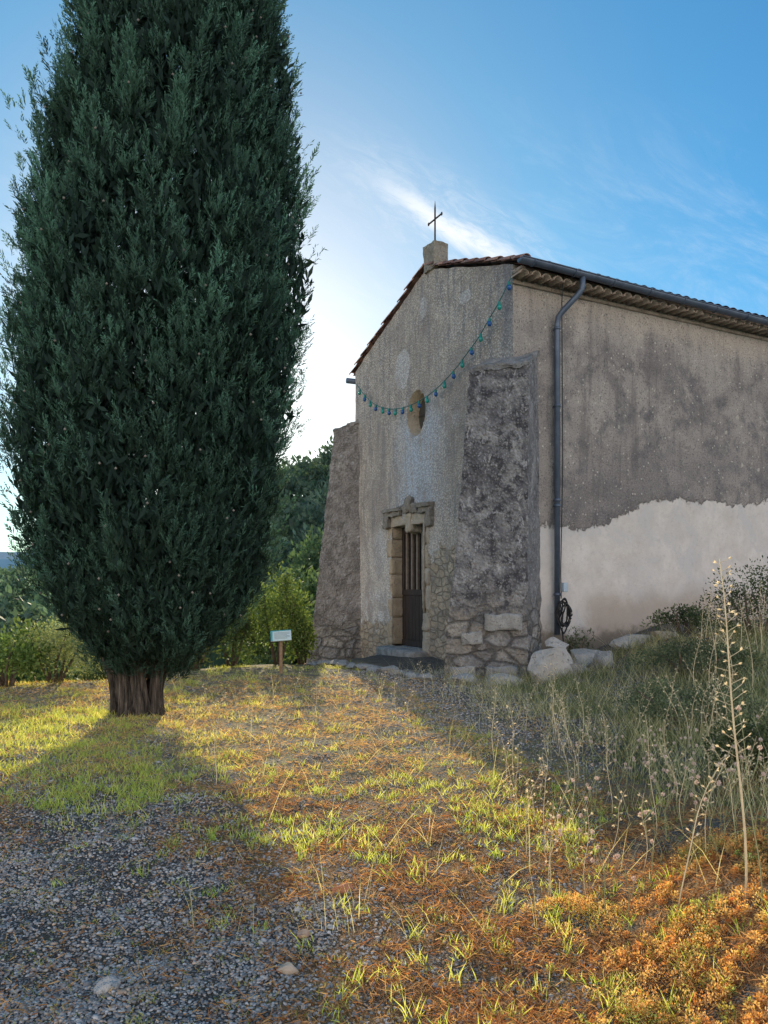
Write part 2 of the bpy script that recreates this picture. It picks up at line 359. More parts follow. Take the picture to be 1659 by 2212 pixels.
def facade_material():
    g = G('facade_render'); p = g.obj(); x, y, z = g.sep(p)
    n1 = g.noise(p, .7, 5, .6, .4); n2 = g.noise(p, 3, 6, .65); n3 = g.noise(p, 14, 6, .7)
    drip = g.noise(g.map(p, (3, 3, .35)), 2.2, 5, .65)
    c = g.ramp(n1, [(.3, (.44,.38,.32)), (.5, (.53,.46,.39)), (.7, (.65,.57,.48))])
    c = g.mix(g.mr(n2, .5, .66), c, (.37,.33,.295))
    c = g.mix(g.ma('MULTIPLY', g.mr(drip, .48, .62), .8), c, (.27,.255,.26))
    dx = g.ma('ABSOLUTE', g.ma('SUBTRACT', y, 3.45)); m = g.ma('MULTIPLY', g.mr(dx, 1.5, .2), g.ma('MULTIPLY', g.mr(z, 5.6, 4.6), g.mr(z, 2.5, 3.4)))
    m = g.ma('MULTIPLY', m, g.mr(g.ma('ADD', drip, g.ma('MULTIPLY', n3, .6)), .58, .85)); c = g.mix(m, c, (.53,.59,.67))
    lo = g.mr(g.ma('ADD', z, g.ma('MULTIPLY', n1, 1.6)), 3.7, 3.2); lo = g.ma('MULTIPLY', lo, g.mr(y, 2.2, 2.6)); c = g.mix(g.ma('MULTIPLY', lo, .6), c, (.72,.66,.60))
    wl_ = g.ma('MULTIPLY', g.mr(y, 4.7, 5.1), g.ma('MULTIPLY', g.mr(z, 1.6, 1.0), g.mr(n2, .45, .55))); c = g.mix(g.ma('MULTIPLY', wl_, .8), c, (.78,.76,.74))
    for (py_, pz_, ra, rb) in ((4.15, 6.15, .33, .42), (3.2, 7.2, .16, .22), (1.55, 6.9, .2, .12), (5.3, 2.2, .3, .5), (1.9, 4.7, .12, .16)):
        e = g.ma('ADD', g.ma('POWER', g.ma('ABSOLUTE', g.ma('DIVIDE', g.ma('SUBTRACT', y, py_), ra)), 2.0), g.ma('POWER', g.ma('ABSOLUTE', g.ma('DIVIDE', g.ma('SUBTRACT', z, pz_), rb)), 2.0))
        c = g.mix(g.mr(g.ma('ADD', e, n2), 1.7, 1.45), c, (.58,.55,.53))
    sp = g.vor(p, 26); spc = g.sep(g.vor(p, 26, 'F1', 'Color'))[0]
    c = g.mix(g.ma('MULTIPLY', g.ma('MULTIPLY', g.mr(sp, .42, .2), g.mr(spc, .55, .75)), .7), c, (.74,.67,.6))
    c = g.mix(g.ma('MULTIPLY', g.mr(sp, .35, .6), .45), c, (.19,.17,.155))
    c = g.mix(g.mr(g.noise(p, 45, 4, .7), .54, .76), c, (.25,.225,.2))
    dk = g.ma('MULTIPLY', g.mr(g.noise(g.map(p, (1, 1, .6), (3, 8, 1)), 1.1, 6, .7, .7), .5, .62), .5); c = g.mix(dk, c, (.28,.245,.225))
    ex = g.mr(g.ma('ADD', z, g.ma('MULTIPLY', n2, 1.8)), 1.55, 1.35)
    rz = g.ma('MULTIPLY', g.ma('MULTIPLY', g.mr(y, 3.3, 3.1), g.mr(y, .9, 1.2)), g.mr(g.ma('ADD', z, g.ma('MULTIPLY', n2, 2.4)), 3.4, 3.2))
    ex = g.ma('MAXIMUM', ex, rz)
    st, se = masonry(g, p, (4.4, 4.4, 8.0), n2, n3)
    c = g.mix(ex, c, g.mix(1.0, st, (1.3,1.2,1.05), 'MULTIPLY'))
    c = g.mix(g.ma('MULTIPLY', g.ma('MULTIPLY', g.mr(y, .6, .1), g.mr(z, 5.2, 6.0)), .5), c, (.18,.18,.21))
    h = g.ma('ADD', g.ma('MULTIPLY', g.ma('SUBTRACT', 1.0, sp), .8), g.ma('ADD', n3, g.ma('MULTIPLY', g.ma('MULTIPLY', ex, se), .9)))
    return g.fin(g.bsdf(c, .92, g.bump(h, .9, .035), 0, .1))
def side_material():
    g = G('side_render'); p = g.obj(); x, y, z = g.sep(p)
    n1 = g.noise(p, .6, 5, .6, .5); n2 = g.noise(p, 2.6, 6, .65); n3 = g.noise(p, 13, 6, .7)
    c = g.ramp(n1, [(.3, (.19,.168,.16)), (.45, (.25,.22,.207)), (.6, (.34,.30,.27)), (.75, (.42,.37,.33))])
    c = g.mix(g.mr(n2, .42, .66), c, (.17,.153,.153))
    pt = g.mr(g.noise(g.map(p, (1, 1, 1), (7, 3, 0)), .9, 8, .7, .8), .47, .6); pt = g.ma('MULTIPLY', pt, g.mr(z, 3.2, 5.0)); c = g.mix(g.ma('MULTIPLY', pt, .65), c, (.43,.38,.335))
    stv = g.noise(g.map(p, (2.2, 1, .35), (2, 1, 0)), 1.3, 6, .7)
    up = g.ma('MULTIPLY', g.mr(g.ma('ADD', z, g.ma('MULTIPLY', stv, 2.4)), 6.8, 7.8), .8); c = g.mix(up, c, (.48,.42,.365))
    c = g.mix(g.ma('MULTIPLY', g.mr(x, .95, .7), .5), c, g.mix(n2, (.42,.37,.32), (.3,.26,.24)))
    sp = g.vor(p, 17); spc = g.sep(g.vor(p, 17, 'F1', 'Color'))[0]
    c = g.mix(g.ma('MULTIPLY', g.mr(sp, .35, .2), g.mr(spc, .86, .92)), c, (.58,.53,.46))
    c = g.mix(g.ma('MULTIPLY', g.mr(g.vor(p, 30), .4, .15), .35), c, (.5,.45,.41))
    ps = g.vor(p, 2.3); pc = g.sep(g.vor(p, 2.3, 'F1', 'Color'))[1]
    c = g.mix(g.ma('MULTIPLY', g.mr(g.ma('ADD', ps, g.ma('MULTIPLY', n3, .25)), .25, .19), g.mr(pc, .72, .76)), c, (.5,.44,.37))
    c = g.mix(g.mr(g.noise(p, 34, 5, .75), .5, .68), c, (.09,.083,.083))
    c = g.mix(g.ma('MULTIPLY', g.mr(g.noise(g.map(p, (2.5, 1, .25), (1, 4, 0)), 1.6, 5, .7), .52, .7), .5), c, (.12,.107,.105))
    zb = g.ma('ADD', g.mr(x, 1.9, 3.6, 1.92, 2.52), g.ma('ADD', g.ma('MULTIPLY', g.noise(p, 1.3, 3, .5), .5), g.ma('ADD', g.ma('MULTIPLY', n3, .22), g.ma('MULTIPLY', g.noise(p, 4.5, 5, .75), .55))))
    lo = g.mr(g.ma('SUBTRACT', z, zb), .025, -.025)
    pl = g.ramp(n2, [(.3, (.51,.455,.41)), (.7, (.65,.59,.54))])
    pl = g.mix(g.mr(g.noise(p, 1.1, 5, .7, .6), .45, .65), pl, (.52,.485,.46))
    pl = g.mix(g.ma('MULTIPLY', g.mr(n3, .5, .7), .4), pl, (.40,.36,.33))
    st = g.ma('MULTIPLY', g.mr(g.ma('ADD', z, g.ma('MULTIPLY', n1, .9)), 2.0, 1.55), g.mr(g.ma('ADD', x, n2), 1.9, 2.5)); pl = g.mix(g.ma('MULTIPLY', st, .75), pl, (.35,.28,.225))
    pl = g.mix(g.mr(g.ma('ADD', z, g.ma('MULTIPLY', n2, .8)), 1.2, .9), pl, (.2,.165,.13))
    c = g.mix(lo, c, pl)
    ed = g.ma('MULTIPLY', g.mr(g.ma('ABSOLUTE', g.ma('SUBTRACT', z, zb)), .06, .0), .3); c = g.mix(ed, c, (.2,.17,.15))
    h = g.ma('ADD', g.ma('MULTIPLY', g.ma('ADD', n3, g.noise(p, 45, 3)), g.mr(lo, 0.0, 1.0, 1.0, .35)), g.ma('MULTIPLY', lo, -1.2))
    return g.fin(g.bsdf(c, .92, g.bump(h, .8, .03), 0, .1))
fmat = facade_material(); smat = side_material()

def build_facade():
    ny = 134; dy = WID/ny; nlow = 148; z0 = -.7; dz = (ZW-z0)/nlow; nup = 26; V = []
    ysn = [i*dy for i in range(ny+1)]
    for e in (DY0, DY1): k = min(range(ny+1), key=lambda q: abs(ysn[q]-e)); ysn[k] = e
    zsn = [z0+j*dz for j in range(nlow+1)]
    for e in (DZ0, DZ1): k = min(range(nlow+1), key=lambda q: abs(zsn[q]-e)); zsn[k] = e
    for j in range(nlow+nup+1):
        for i in range(ny+1):
            y = ysn[i]; z = zsn[j] if j <= nlow else ZW+(top(y)-ZW)*(j-nlow)/nup
            a = math.hypot((y-wy)/WA, (z-wz)/WB)
            yy, zz = y, z
            if .93 < a < 1.1: yy = wy+(y-wy)/a; zz = wz+(z-wz)/a
            V.append(wob((0, yy, zz), .02))
    W = ny+1; Fc = []
    for j in range(nlow+nup):
        for i in range(ny):
            yc = (ysn[i]+ysn[i+1])/2; zc = (zsn[j]+zsn[j+1])/2 if j < nlow else 9
            if DY0 < yc < DY1 and DZ0 < zc < DZ1: continue
            if math.hypot((yc-wy)/WA, (zc-wz)/WB) < .995: continue
            Fc.append((j*W+i, j*W+i+1, (j+1)*W+i+1, (j+1)*W+i))
    a = Acc(); a.add(V, Fc); a.build('facade', fmat, chapel, True, fixn=False)
    a = Acc(); nx = 150; nz = 84; V = []
    for j in range(nz+1):
        for i in range(nx+1): V.append(wob((LEN*i/nx, 0, -.7+(ZE+.7)*j/nz), .02))
    W = nx+1; a.add(V, [(j*W+i, j*W+i+1, (j+1)*W+i+1, (j+1)*W+i) for j in range(nz) for i in range(nx)])
    a.build('side_wall', smat, chapel, True, fixn=False)
    a = Acc(); a.add([(0, WID, -2), (LEN, WID, -2), (LEN, WID, ZW-.02), (0, WID, ZW-.02)], [(0, 1, 2, 3)]); a.build('far_wall', smat, chapel)
    a = Acc(); a.add([(LEN, 0, -2), (LEN, WID, -2), (LEN, WID, ZW), (LEN, RY, ZR), (LEN, 0, ZE)], [(0, 1, 2, 3, 4)]); a.build('rear_wall', smat, chapel)
build_facade()

def stone_material(name, c0, c1, dark=(.09,.08,.075), sc=6):
    g = G(name); p = g.obj(); n = g.noise(p, sc, 6, .68); n2 = g.noise(p, sc*4, 5, .7)
    c = g.ramp(n, [(.3, c0), (.65, c1)]); c = g.mix(g.mr(n2, .52, .7), c, dark)
    return g.fin(g.bsdf(c, .9, g.bump(g.ma('ADD', n, n2), .9, .04), 0, .12))
jamb_m = stone_material('jamb_stone', (.36,.31,.25), (.54,.47,.38), (.22,.19,.16))
jamb2_m = stone_material('jamb_tan', (.40,.305,.21), (.57,.455,.33), (.26,.2,.155))
grey_m = stone_material('grey_stone', (.24,.23,.22), (.48,.46,.43), (.13,.125,.12))
cap_m = stone_material('cap_stone_grey', (.15,.145,.145), (.36,.35,.34), (.07,.068,.07), 9)
corn_m = stone_material('cornice_stone', (.19,.17,.15), (.40,.36,.31), (.10,.09,.08), 9)
pale_m = stone_material('pale_rock', (.36,.335,.31), (.55,.515,.47), (.2,.185,.165), 4)

def build_door():
    rec = .27
    a = Acc(); zz = DZ0
    for h in [.62, .45, .5, .38, .42, .27]:
        rough_block(a, -.012+random.uniform(-.01, .01), .55, DY1-.01, DY1+random.uniform(.12, .28), zz, zz+h-.004, 5, .025, 5); zz += h
    a.build('door_jamb', jamb2_m, chapel, True)
    a = Acc(); zz = DZ0-.1
    for h in [.5, .4, .55, .35, .48, .46]:
        rough_block(a, -.03+random.uniform(-.015, .01), .55, DY0-random.uniform(.2, .4), DY0+.01, zz, zz+h-.004, 5, .028, 5); zz += h
    tag(a.build('door_jamb', jamb_m, chapel, True), label='weathered right door jamb of stacked stones')
    a = Acc(); a.tube([(-.045, DY0-.13, .9), (-.05, DY0-.12, 1.9), (-.045, DY0-.13, 2.75)], .03, 7); a.build('moulding', jamb_m, chapel, True)
    a = Acc(); rough_block(a, -.02, .5, 2.98, 4.8, 2.75, 2.98, 12, .04, 6, .08)
    rough_block(a, -.04, .3, 3.70, 3.96, 2.58, 3.0, 7, .05, 8, .1)
    a.build('lintel', jamb_m, chapel, True)
    for (q, lab) in (([(-.15, .05, 4.1, 4.92, 3.07, 3.15, 9, .03, 7, .1), (-.10, .05, 4.14, 4.9, 2.96, 3.08, 9, .035, 7, .1), (-.12, .05, 4.68, 4.92, 2.72, 2.98, 6, .04, 7, .1)], 'broken left arm of the cornice over the door'),
                     ([(-.15, .05, 2.72, 3.36, 3.07, 3.15, 9, .03, 7, .1), (-.10, .05, 2.74, 3.3, 2.96, 3.08, 9, .035, 7, .1), (-.11, .05, 2.74, 2.94, 2.66, 2.98, 6, .04, 7, .1)], 'broken right arm of the cornice over the door'),
                     ([(-.10, .05, 3.62, 3.94, 3.0, 3.32, 8, .06, 7, .1), (-.07, .05, 3.4, 3.64, 2.98, 3.16, 6, .05, 7, .1)], 'weathered middle block above the door')):
        a = Acc(); [rough_block(a, *w) for w in q]; tag(a.build('cornice', corn_m, chapel, True), label=lab)
    a = Acc(); rough_block(a, -.35, .5, 3.0, 4.8, -.25, .11, 5, .02, 4); a.build('door_step', grey_m, chapel, True)
    wood = G('door_wood'); p = wood.obj(); q = wood.map(p, (1, 14, 1.2)); n = wood.noise(q, 3, 6, .7)
    cw = wood.ramp(n, [(.3, (.014,.010,.009)), (.6, (.05,.034,.027)), (.85, (.12,.085,.065))])
    wm = wood.fin(wood.bsdf(cw, .7, wood.bump(n, .6, .01), 0, .3))
    a = Acc(); a.box(rec, rec+.06, DY0-.02, DY1+.02, DZ0, 1.35)
    nb = 9; w = (DY1-DY0)/nb
    for i in range(nb): a.box(rec-.018, rec+.001, DY0+i*w+.006, DY0+(i+1)*w-.006, DZ0+.14, 1.22)
    a.box(rec-.03, rec+.002, DY0, DY1, 1.24, 1.36); a.box(rec-.03, rec+.002, DY0, DY1, DZ0, DZ0+.13)
    a.box(rec-.03, rec+.06, DY0, DY0+.12, 1.36, DZ1); a.box(rec-.03, rec+.06, DY1-.12, DY1, 1.36, DZ1); a.box(rec-.03, rec+.06, DY0+.12, DY1-.12, DZ1-.16, DZ1)
    d = a.build('door', wm, chapel, bevel=.004)
    a = Acc(); a.box(rec+.04, rec+.05, DY0+.1, DY1-.1, 1.36, DZ1-.1); a.build('pane', simple('dark_glass', (.012,.012,.014), (.02,.02,.022), 5, .25, 0, spec=.5), d)
    bw = simple('bar_wood', (.12,.09,.07), (.22,.17,.135), 12, .7)
    for i in range(5):
        y = DY0+.12+(i+.5)*(DY1-DY0-.24)/5; a = Acc(); a.box(rec-.035, rec+.02, y-.04, y+.04, 1.36, DZ1-.16)
        a.build('bar', bw, d, bevel=.006)
    a = Acc(); a.tube([(rec-.02, DY0+.2, 1.25), (rec-.08, DY0+.2, 1.25), (rec-.08, DY0+.32, 1.25)], .012, 8); a.build('handle', simple('iron', (.03,.03,.032), None, 9, .5, .2, .6), d, True)
build_door()

def build_window():
    n = 40; V = []; a = Acc()
    for k, (x, s) in enumerate([(-.004, 1.0), (.08, .93), (.18, .84), (.25, .80)]):
        for i in range(n):
            t = 2*math.pi*i/n; y, z = wy+math.cos(t)*WA*s, wz+math.sin(t)*WB*s
            V.append(wob((x, y, z), .02) if k == 0 else (x, y, z))
    a.add(V, [(k*n+i, k*n+(i+1) % n, (k+1)*n+(i+1) % n, (k+1)*n+i) for k in range(3) for i in range(n)])
    w = a.build('window', stone_material('reveal_plaster', (.42,.34,.25), (.58,.48,.36), (.3,.24,.185)), chapel, True)
    a = Acc(); a.add([(.24, wy+math.cos(2*math.pi*i/n)*WA*.81, wz+math.sin(2*math.pi*i/n)*WB*.81) for i in range(n)], [tuple(range(n))])
    a.build('pane', simple('window_glass', (.03,.03,.03), (.08,.07,.055), 4, .3, 0, spec=.4), w)
    a = Acc(); a.box(.225, .238, wy-.012, wy+.012, wz-WB*.78, wz+WB*.78); a.box(.223, .236, wy-WA*.78, wy+WA*.78, wz-.012, wz+.012)
    a.build('glazing_bar', simple('bar_iron', (.04,.035,.03), None, 9, .6), w)
build_window()

def buttress_material(name, dark, mid, light, hstone):
    g = G(name); p = g.obj(); x, y, z = g.sep(p)
    n1 = g.noise(p, 1.5, 7, .7, .8); n2 = g.noise(p, 5, 6, .7); n3 = g.noise(p, 22, 5, .7)
    c = g.ramp(n1, [(.34, dark), (.5, mid), (.64, light)])
    c = g.mix(g.ma('MULTIPLY', g.mr(n2, .48, .6), .9), c, dark); sp = g.vor(p, 20); c = g.mix(g.ma('MULTIPLY', g.mr(sp, .4, .2), .5), c, light)
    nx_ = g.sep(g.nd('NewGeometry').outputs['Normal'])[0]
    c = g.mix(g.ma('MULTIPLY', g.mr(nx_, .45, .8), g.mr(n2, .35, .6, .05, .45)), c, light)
    lich = g.ma('MULTIPLY', g.mr(g.noise(g.map(p, (1, 1, .6)), 9, 7, .85, .6), .54, .62), .8); c = g.mix(lich, c, (.48,.465,.46))
    st, se = masonry(g, p, (2.7, 2.7, 5.2), n2, n3)
    st = g.mix(g.ma('MULTIPLY', g.mr(n1, .5, .4), .55), st, mid); st = g.mix(g.ma('MULTIPLY', lich, .4), st, (.46,.445,.43))
    ex = g.mr(g.ma('ADD', z, g.ma('MULTIPLY', g.ma('ADD', n1, n2), 1.9)), hstone+.75, hstone-.05)
    c = g.mix(ex, c, st)
    h = g.ma('ADD', g.ma('ADD', n2, g.ma('MULTIPLY', n3, .6)), g.ma('ADD', g.ma('MULTIPLY', g.ma('SUBTRACT', 1.0, sp), .6), g.ma('MULTIPLY', g.ma('MULTIPLY', ex, se), .9)))
    return g.fin(g.bsdf(c, .93, g.bump(h, 1.0, .055), 0, .1))
def buttress(base, tp, zb, zt, mat, label, capm, flare=0.0):
    B = [w2loc(*p) for p in base]; T = [w2loc(*p) for p in tp]
    for t, z in zip(T, zt): t.z = z
    for b in B: b.z = zb
    n = 20; m = 100; V = []
    for j in range(m+1):
        f = j/m; fe = f**.8
        for s in range(4):
            for i in range(n):
                t = i/n
                b = B[s].lerp(B[(s+1) % 4], t); q = T[s].lerp(T[(s+1) % 4], t)
                p = b.lerp(q, fe); p.z = b.z+(q.z-b.z)*f
                amp = .024+.022*max(0, 1-f*3)
                p = p+noise.noise_vector(p*1.3)*amp+noise.noise_vector(p*4.5)*amp*.8+noise.noise_vector(p*13)*amp*.65
                V.append(p)
    N = n*4; Fc = [(j*N+i, j*N+(i+1) % N, (j+1)*N+(i+1) % N, (j+1)*N+i) for j in range(m) for i in range(N)]
    Fc.append(tuple(m*N+i for i in range(N)))
    a = Acc(); a.add(V, Fc); o = a.build('buttress', mat, chapel, False); tag(o, label=label)
    cen = sum(T, Vector())/4; K = [cen+(t-cen)*1.03 for t in T]
    bm = bmesh.new(); vs = [bm.verts.new(k+Vector((0, 0, -.05))) for k in K]+[bm.verts.new(k+Vector((0, 0, .03))) for k in K]
    for f in ((3,2,1,0),(4,5,6,7),(0,1,5,4),(1,2,6,5),(2,3,7,6),(3,0,4,7)): bm.faces.new([vs[i] for i in f])
    bmesh.ops.subdivide_edges(bm, edges=bm.edges[:], cuts=15, use_grid_fill=True)
    for v in bm.verts: v.co += noise.noise_vector(v.co*2.5)*.04+noise.noise_vector(v.co*7)*.045+noise.noise_vector(v.co*16)*.028
    me = bpy.data.meshes.new('cap_stone'); bm.to_mesh(me); bm.free(); link('cap_stone', me, capm, o)
    return o
def P(px, Y): return (WX(px, Y), Y)
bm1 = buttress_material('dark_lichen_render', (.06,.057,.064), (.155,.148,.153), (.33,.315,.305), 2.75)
bm2 = buttress_material('brown_render', (.19,.17,.155), (.31,.275,.25), (.42,.38,.35), 2.2)
wl = lambda x, y: tuple(loc2w(x, y, 0))[:2]
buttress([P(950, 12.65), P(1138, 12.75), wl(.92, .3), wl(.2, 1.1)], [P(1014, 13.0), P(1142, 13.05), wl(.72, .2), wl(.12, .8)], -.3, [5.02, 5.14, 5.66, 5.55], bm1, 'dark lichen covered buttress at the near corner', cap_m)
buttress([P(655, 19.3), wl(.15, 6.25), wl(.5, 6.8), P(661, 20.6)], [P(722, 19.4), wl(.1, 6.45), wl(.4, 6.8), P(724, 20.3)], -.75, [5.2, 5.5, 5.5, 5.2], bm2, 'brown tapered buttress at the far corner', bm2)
for (px, py, w, h, Y) in ((1088, 1345, .6, .26, 12.72), (1085, 1455, .5, .2, 12.60), (1000, 1452, .4, .16, 12.60), (1020, 1380, .34, .2, 12.70)):
    a = Acc(); x, z = WX(px, Y), WZ(py, Y); l = w2loc(x, Y+.12); b = Acc(); rough_block(b, -w/2, w/2, -.13, .13, -h/2, h/2, 8, .03, 6, .12)
    rot = Matrix.Rotation(-TH, 3, 'Z')
    a.add([rot @ Vector(v)+Vector((l.x, l.y, z)) for v in b.v], b.f); a.build('foot_stone', grey_m, chapel, True)

def tile_material():
    g = G('clay_tiles'); p = g.obj(); n = g.noise(p, 4, 5, .7); v = g.sep(g.vor(p, 4.5, 'F1', 'Color'))[0]
    c = g.ramp(v, [(0, (.14,.075,.07)), (.5, (.25,.14,.12)), (1, (.40,.26,.2))]); c = g.mix(g.mr(n, .48, .66), c, (.13,.11,.105))
    return g.fin(g.bsdf(c, .85, g.bump(g.noise(p, 30, 4), .5, .01), 0, .15))
tile_m = tile_material()
def build_roof():
    x0, x1 = -.06, LEN+.15; per = .225; ns = int((x1-x0)/per*8)
    a = Acc()
    def slope(ya, za, yb, zb, rows):
        V = []; rr = [(r_+e)/rows for r_ in range(rows) for e in (0, .98)]
        for ti, t in enumerate(rr):
            step = .018 if ti % 2 == 0 else -.012
            for i in range(ns+1):
                x = x0+(x1-x0)*i/ns; w = .045*abs(math.sin(math.pi*(x-x0)/per))**.7
                jit = .014*noise.noise(Vector((math.floor((x-x0)/per)*1.7, math.floor(ti/2)*2.3, 0)))
                V.append((x, ya+(yb-ya)*t, za+(zb-za)*t+.02+w+step+jit))
        W = ns+1; m = len(rr)
        a.add(V, [(j*W+i, j*W+i+1, (j+1)*W+i+1, (j+1)*W+i) for j in range(m-1) for i in range(ns)])
        a.add([(x0+.06, ya+(.03 if ya < 1 else -.03), za-.02), (x1, ya+(.03 if ya < 1 else -.03), za-.02), (x1, yb, zb-.02), (x0+.06, yb, zb-.02)], [(0, 1, 2, 3)])
    s1 = (ZR-ZE)/RY; s2 = (ZR-ZW)/(WID-RY)
    slope(-.38, ZE+.04-.38*s1, RY, ZR+.04, 11); slope(WID+.2, ZW+.04-.2*s2, RY, ZR+.04, 11)
    roof = a.build('roof', tile_m, chapel, True, fixn=False)
    a = Acc()
    def verge(ya, za, yb, zb, n):
        L = math.hypot(yb-ya, zb-za); u = Vector((0, (yb-ya)/L, (zb-za)/L)); w = Vector((0, -u.z, u.y)); w = w if w.z > 0 else -w; l = L/n
        for k in range(n):
            o = Vector((random.uniform(-.02, .02), 0, random.uniform(-.01, .018))); s = Vector((-.0, ya, za))+u*(k*l-.03)+o; e = s+u*(l+.07)
            V = []; q = 9
            for (c, rr, lift) in ((s, .088, .022), (e, .066, .0)):
                for rad in (rr, rr-.016):
                    for i in range(q+1):
                        t = math.pi*(i/q)*1.1-.05*math.pi; V.append(c+Vector((1, 0, 0))*math.cos(t)*rad+w*(math.sin(t)*rad*.7+lift+.02))
            Q = q+1; Fc = []
            for i in range(q):
                Fc += [(i, i+1, 2*Q+i+1, 2*Q+i), (Q+i, 3*Q+i, 3*Q+i+1, Q+i+1), (i, Q+i, Q+i+1, i+1), (2*Q+i, 2*Q+i+1, 3*Q+i+1, 3*Q+i)]
            a.add(V, Fc)
    verge(-.36, ZE+.04-.36*s1, RY, ZR+.05, 9); verge(WID+.2, ZW+.04-.2*s2, RY, ZR+.05, 10)
    tag(a.build('verge_tiles', tile_m, roof, True), label='overlapping clay tiles along the gable edge')
    a = Acc()
    for k in range(30):
        xx = .35+k*.42; a.tube([(xx-.02, RY, ZR+.08), (xx+.42, RY, ZR+.1)], [.11, .09], 10)
    a.build('ridge_tiles', tile_m, roof, True)
    a = Acc(); per = .235; n_ = int(LEN/per)
    for k in range(n_):
        xc = .02+k*per; yo, zc, r_ = -.34, 6.70, .10; V = []; q = 8
        for (yy, rr) in ((.02, .08), (yo+random.uniform(-.025, .025), r_)):
            for rad in (rr, rr-.02):
                for i in range(q+1):
                    t = math.pi*i/q; V.append(Vector((xc+math.cos(t)*rad, yy, zc+math.sin(t)*rad*.85+random.uniform(-.004, .004))))
        Q = q+1; Fc = []
        for i in range(q): Fc += [(i, i+1, 2*Q+i+1, 2*Q+i), (Q+i, 3*Q+i, 3*Q+i+1, Q+i+1), (2*Q+i, 2*Q+i+1, 3*Q+i+1, 3*Q+i)]
        a.add(V, Fc)
    for xs_ in [i*.5 for i in range(25)]: a.box(xs_, xs_+.5, -.24, .03, 6.79, 6.86); a.box(xs_, xs_+.5, -.04, .02, 6.63, 6.69)
    tag(a.build('eave_tiles', stone_material('eave_clay', (.36,.28,.22), (.54,.43,.34), (.16,.13,.11)), roof, True), label='scalloped row of clay tiles under the eave')
    gm = simple('zinc', (.065,.085,.125), (.12,.15,.20), 5, .45, .1, .3, .4)
    a = Acc(); V = []; q = 10; xs = [-.16+i*(LEN+.3)/24 for i in range(25)]
    for x in xs:
        for rad in (.085, .078):
            for i in range(q+1):
                t = math.pi+math.pi*i/q; V.append((x, -.43+math.cos(t)*rad, 6.89+math.sin(t)*rad-.008*x))
    Q = q+1; Fc = []
    for j in range(24):
        b = j*2*Q; c = b+2*Q
        for i in range(q): Fc += [(b+i, b+i+1, c+i+1, c+i), (b+Q+i, c+Q+i, c+Q+i+1, b+Q+i+1)]
        Fc += [(b, c, c+Q, b+Q), (b+q, b+Q+q, c+Q+q, c+q)]
    Fc.append(tuple(range(Q)))
    a.add(V, Fc); a.tube([(-.16+(LEN+.3)*i/20, -.517, 6.895-.1*i/20) for i in range(21)], .011, 6)
    gut = a.build('gutter', gm, chapel, True)
    for k in range(14):
        x = .1+k*.9; b = Acc(); pts = [(x, -.43+math.cos(t)*.092, 6.89-.008*x+math.sin(t)*.092) for t in [math.pi+math.pi*i/8 for i in range(9)]]+[(x, -.2, 6.95)]
        b.tube(pts, .011, 5); b.build('gutter_bracket', gm, gut, True)
    a = Acc(); a.tube([(-.12, WID+.27, 6.52), (LEN, WID+.27, 6.47)], .07, 10); tag(a.build('gutter', gm, chapel, True), label='gutter end at the far eave')
    a = Acc(); xp = .90
    a.tube([(1.2, -.43, 6.84), (1.2, -.43, 6.68), (1.185, -.42, 6.6), (1.16, -.39, 6.54), (xp+.06, -.17, 6.26), (xp+.01, -.12, 6.17), (xp, -.10, 6.05), (xp, -.10, .62)], .052, 14)
    dp = a.build('downpipe', gm, chapel, True)
    for z in (5.95, 4.6, 2.95, 2.85, 1.3):
        b = Acc(); b.tube([(xp, -.10, z), (xp, -.10, z+.05)], .062, 14); b.box(xp-.015, xp+.015, -.06, .03, z+.01, z+.04); b.build('pipe_collar', gm, dp, True)
    a = Acc(); rough_block(a, -.06, .28, 2.64, 3.1, ZR-.1, 8.38, 9, .035, 6, .06); a.build('cross_pedestal', stone_material('pedestal_stone', (.22,.195,.16), (.38,.34,.28), (.13,.115,.1)), chapel, False)
    im = simple('rusty_iron', (.04,.028,.025), (.09,.055,.04), 20, .7, .3, .3)
    a = Acc(); cx, cy = .1, 2.88; z0 = 8.34
    a.tube([(cx, cy, z0), (cx, cy, z0+.80)], .018, 7); a.tube([(cx, cy, z0+.80), (cx, cy, z0+.95)], [.017, .003], 7)
    a.tube([(cx, cy-.27, z0+.58), (cx, cy+.27, z0+.58)], .017, 7)
    for e in (-1, 1):
        a.tube([(cx, cy+e*.27+.022*math.cos(t), z0+.58+.03*math.sin(t)) for t in [i*math.pi/5 for i in range(11)]], .010, 5)
        a.tube([(cx, cy, z0+.17), (cx, cy+e*.07, z0+.10), (cx, cy+e*.09, z0)], .010, 5)
    tag(a.build('cross', im, chapel, True), label='thin wrought iron cross on the gable')
build_roof()
# the long side runs slightly out of square with the front
for o in chapel.children_recursive:
    if o.type == 'MESH' and o.name.split('.')[0] not in ('buttress', 'cap_stone', 'foot_stone', 'facade', 'cross'):
        me = o.data; co_ = np.empty(len(me.vertices)*3, dtype=np.float32); me.vertices.foreach_get('co', co_); co_ = co_.reshape(-1, 3)
        co_[:, 1] += SK*np.clip(co_[:, 0], 0, None)*np.clip(1-co_[:, 1]/RY, 0, 1); me.vertices.foreach_set('co', co_.ravel()); me.update()

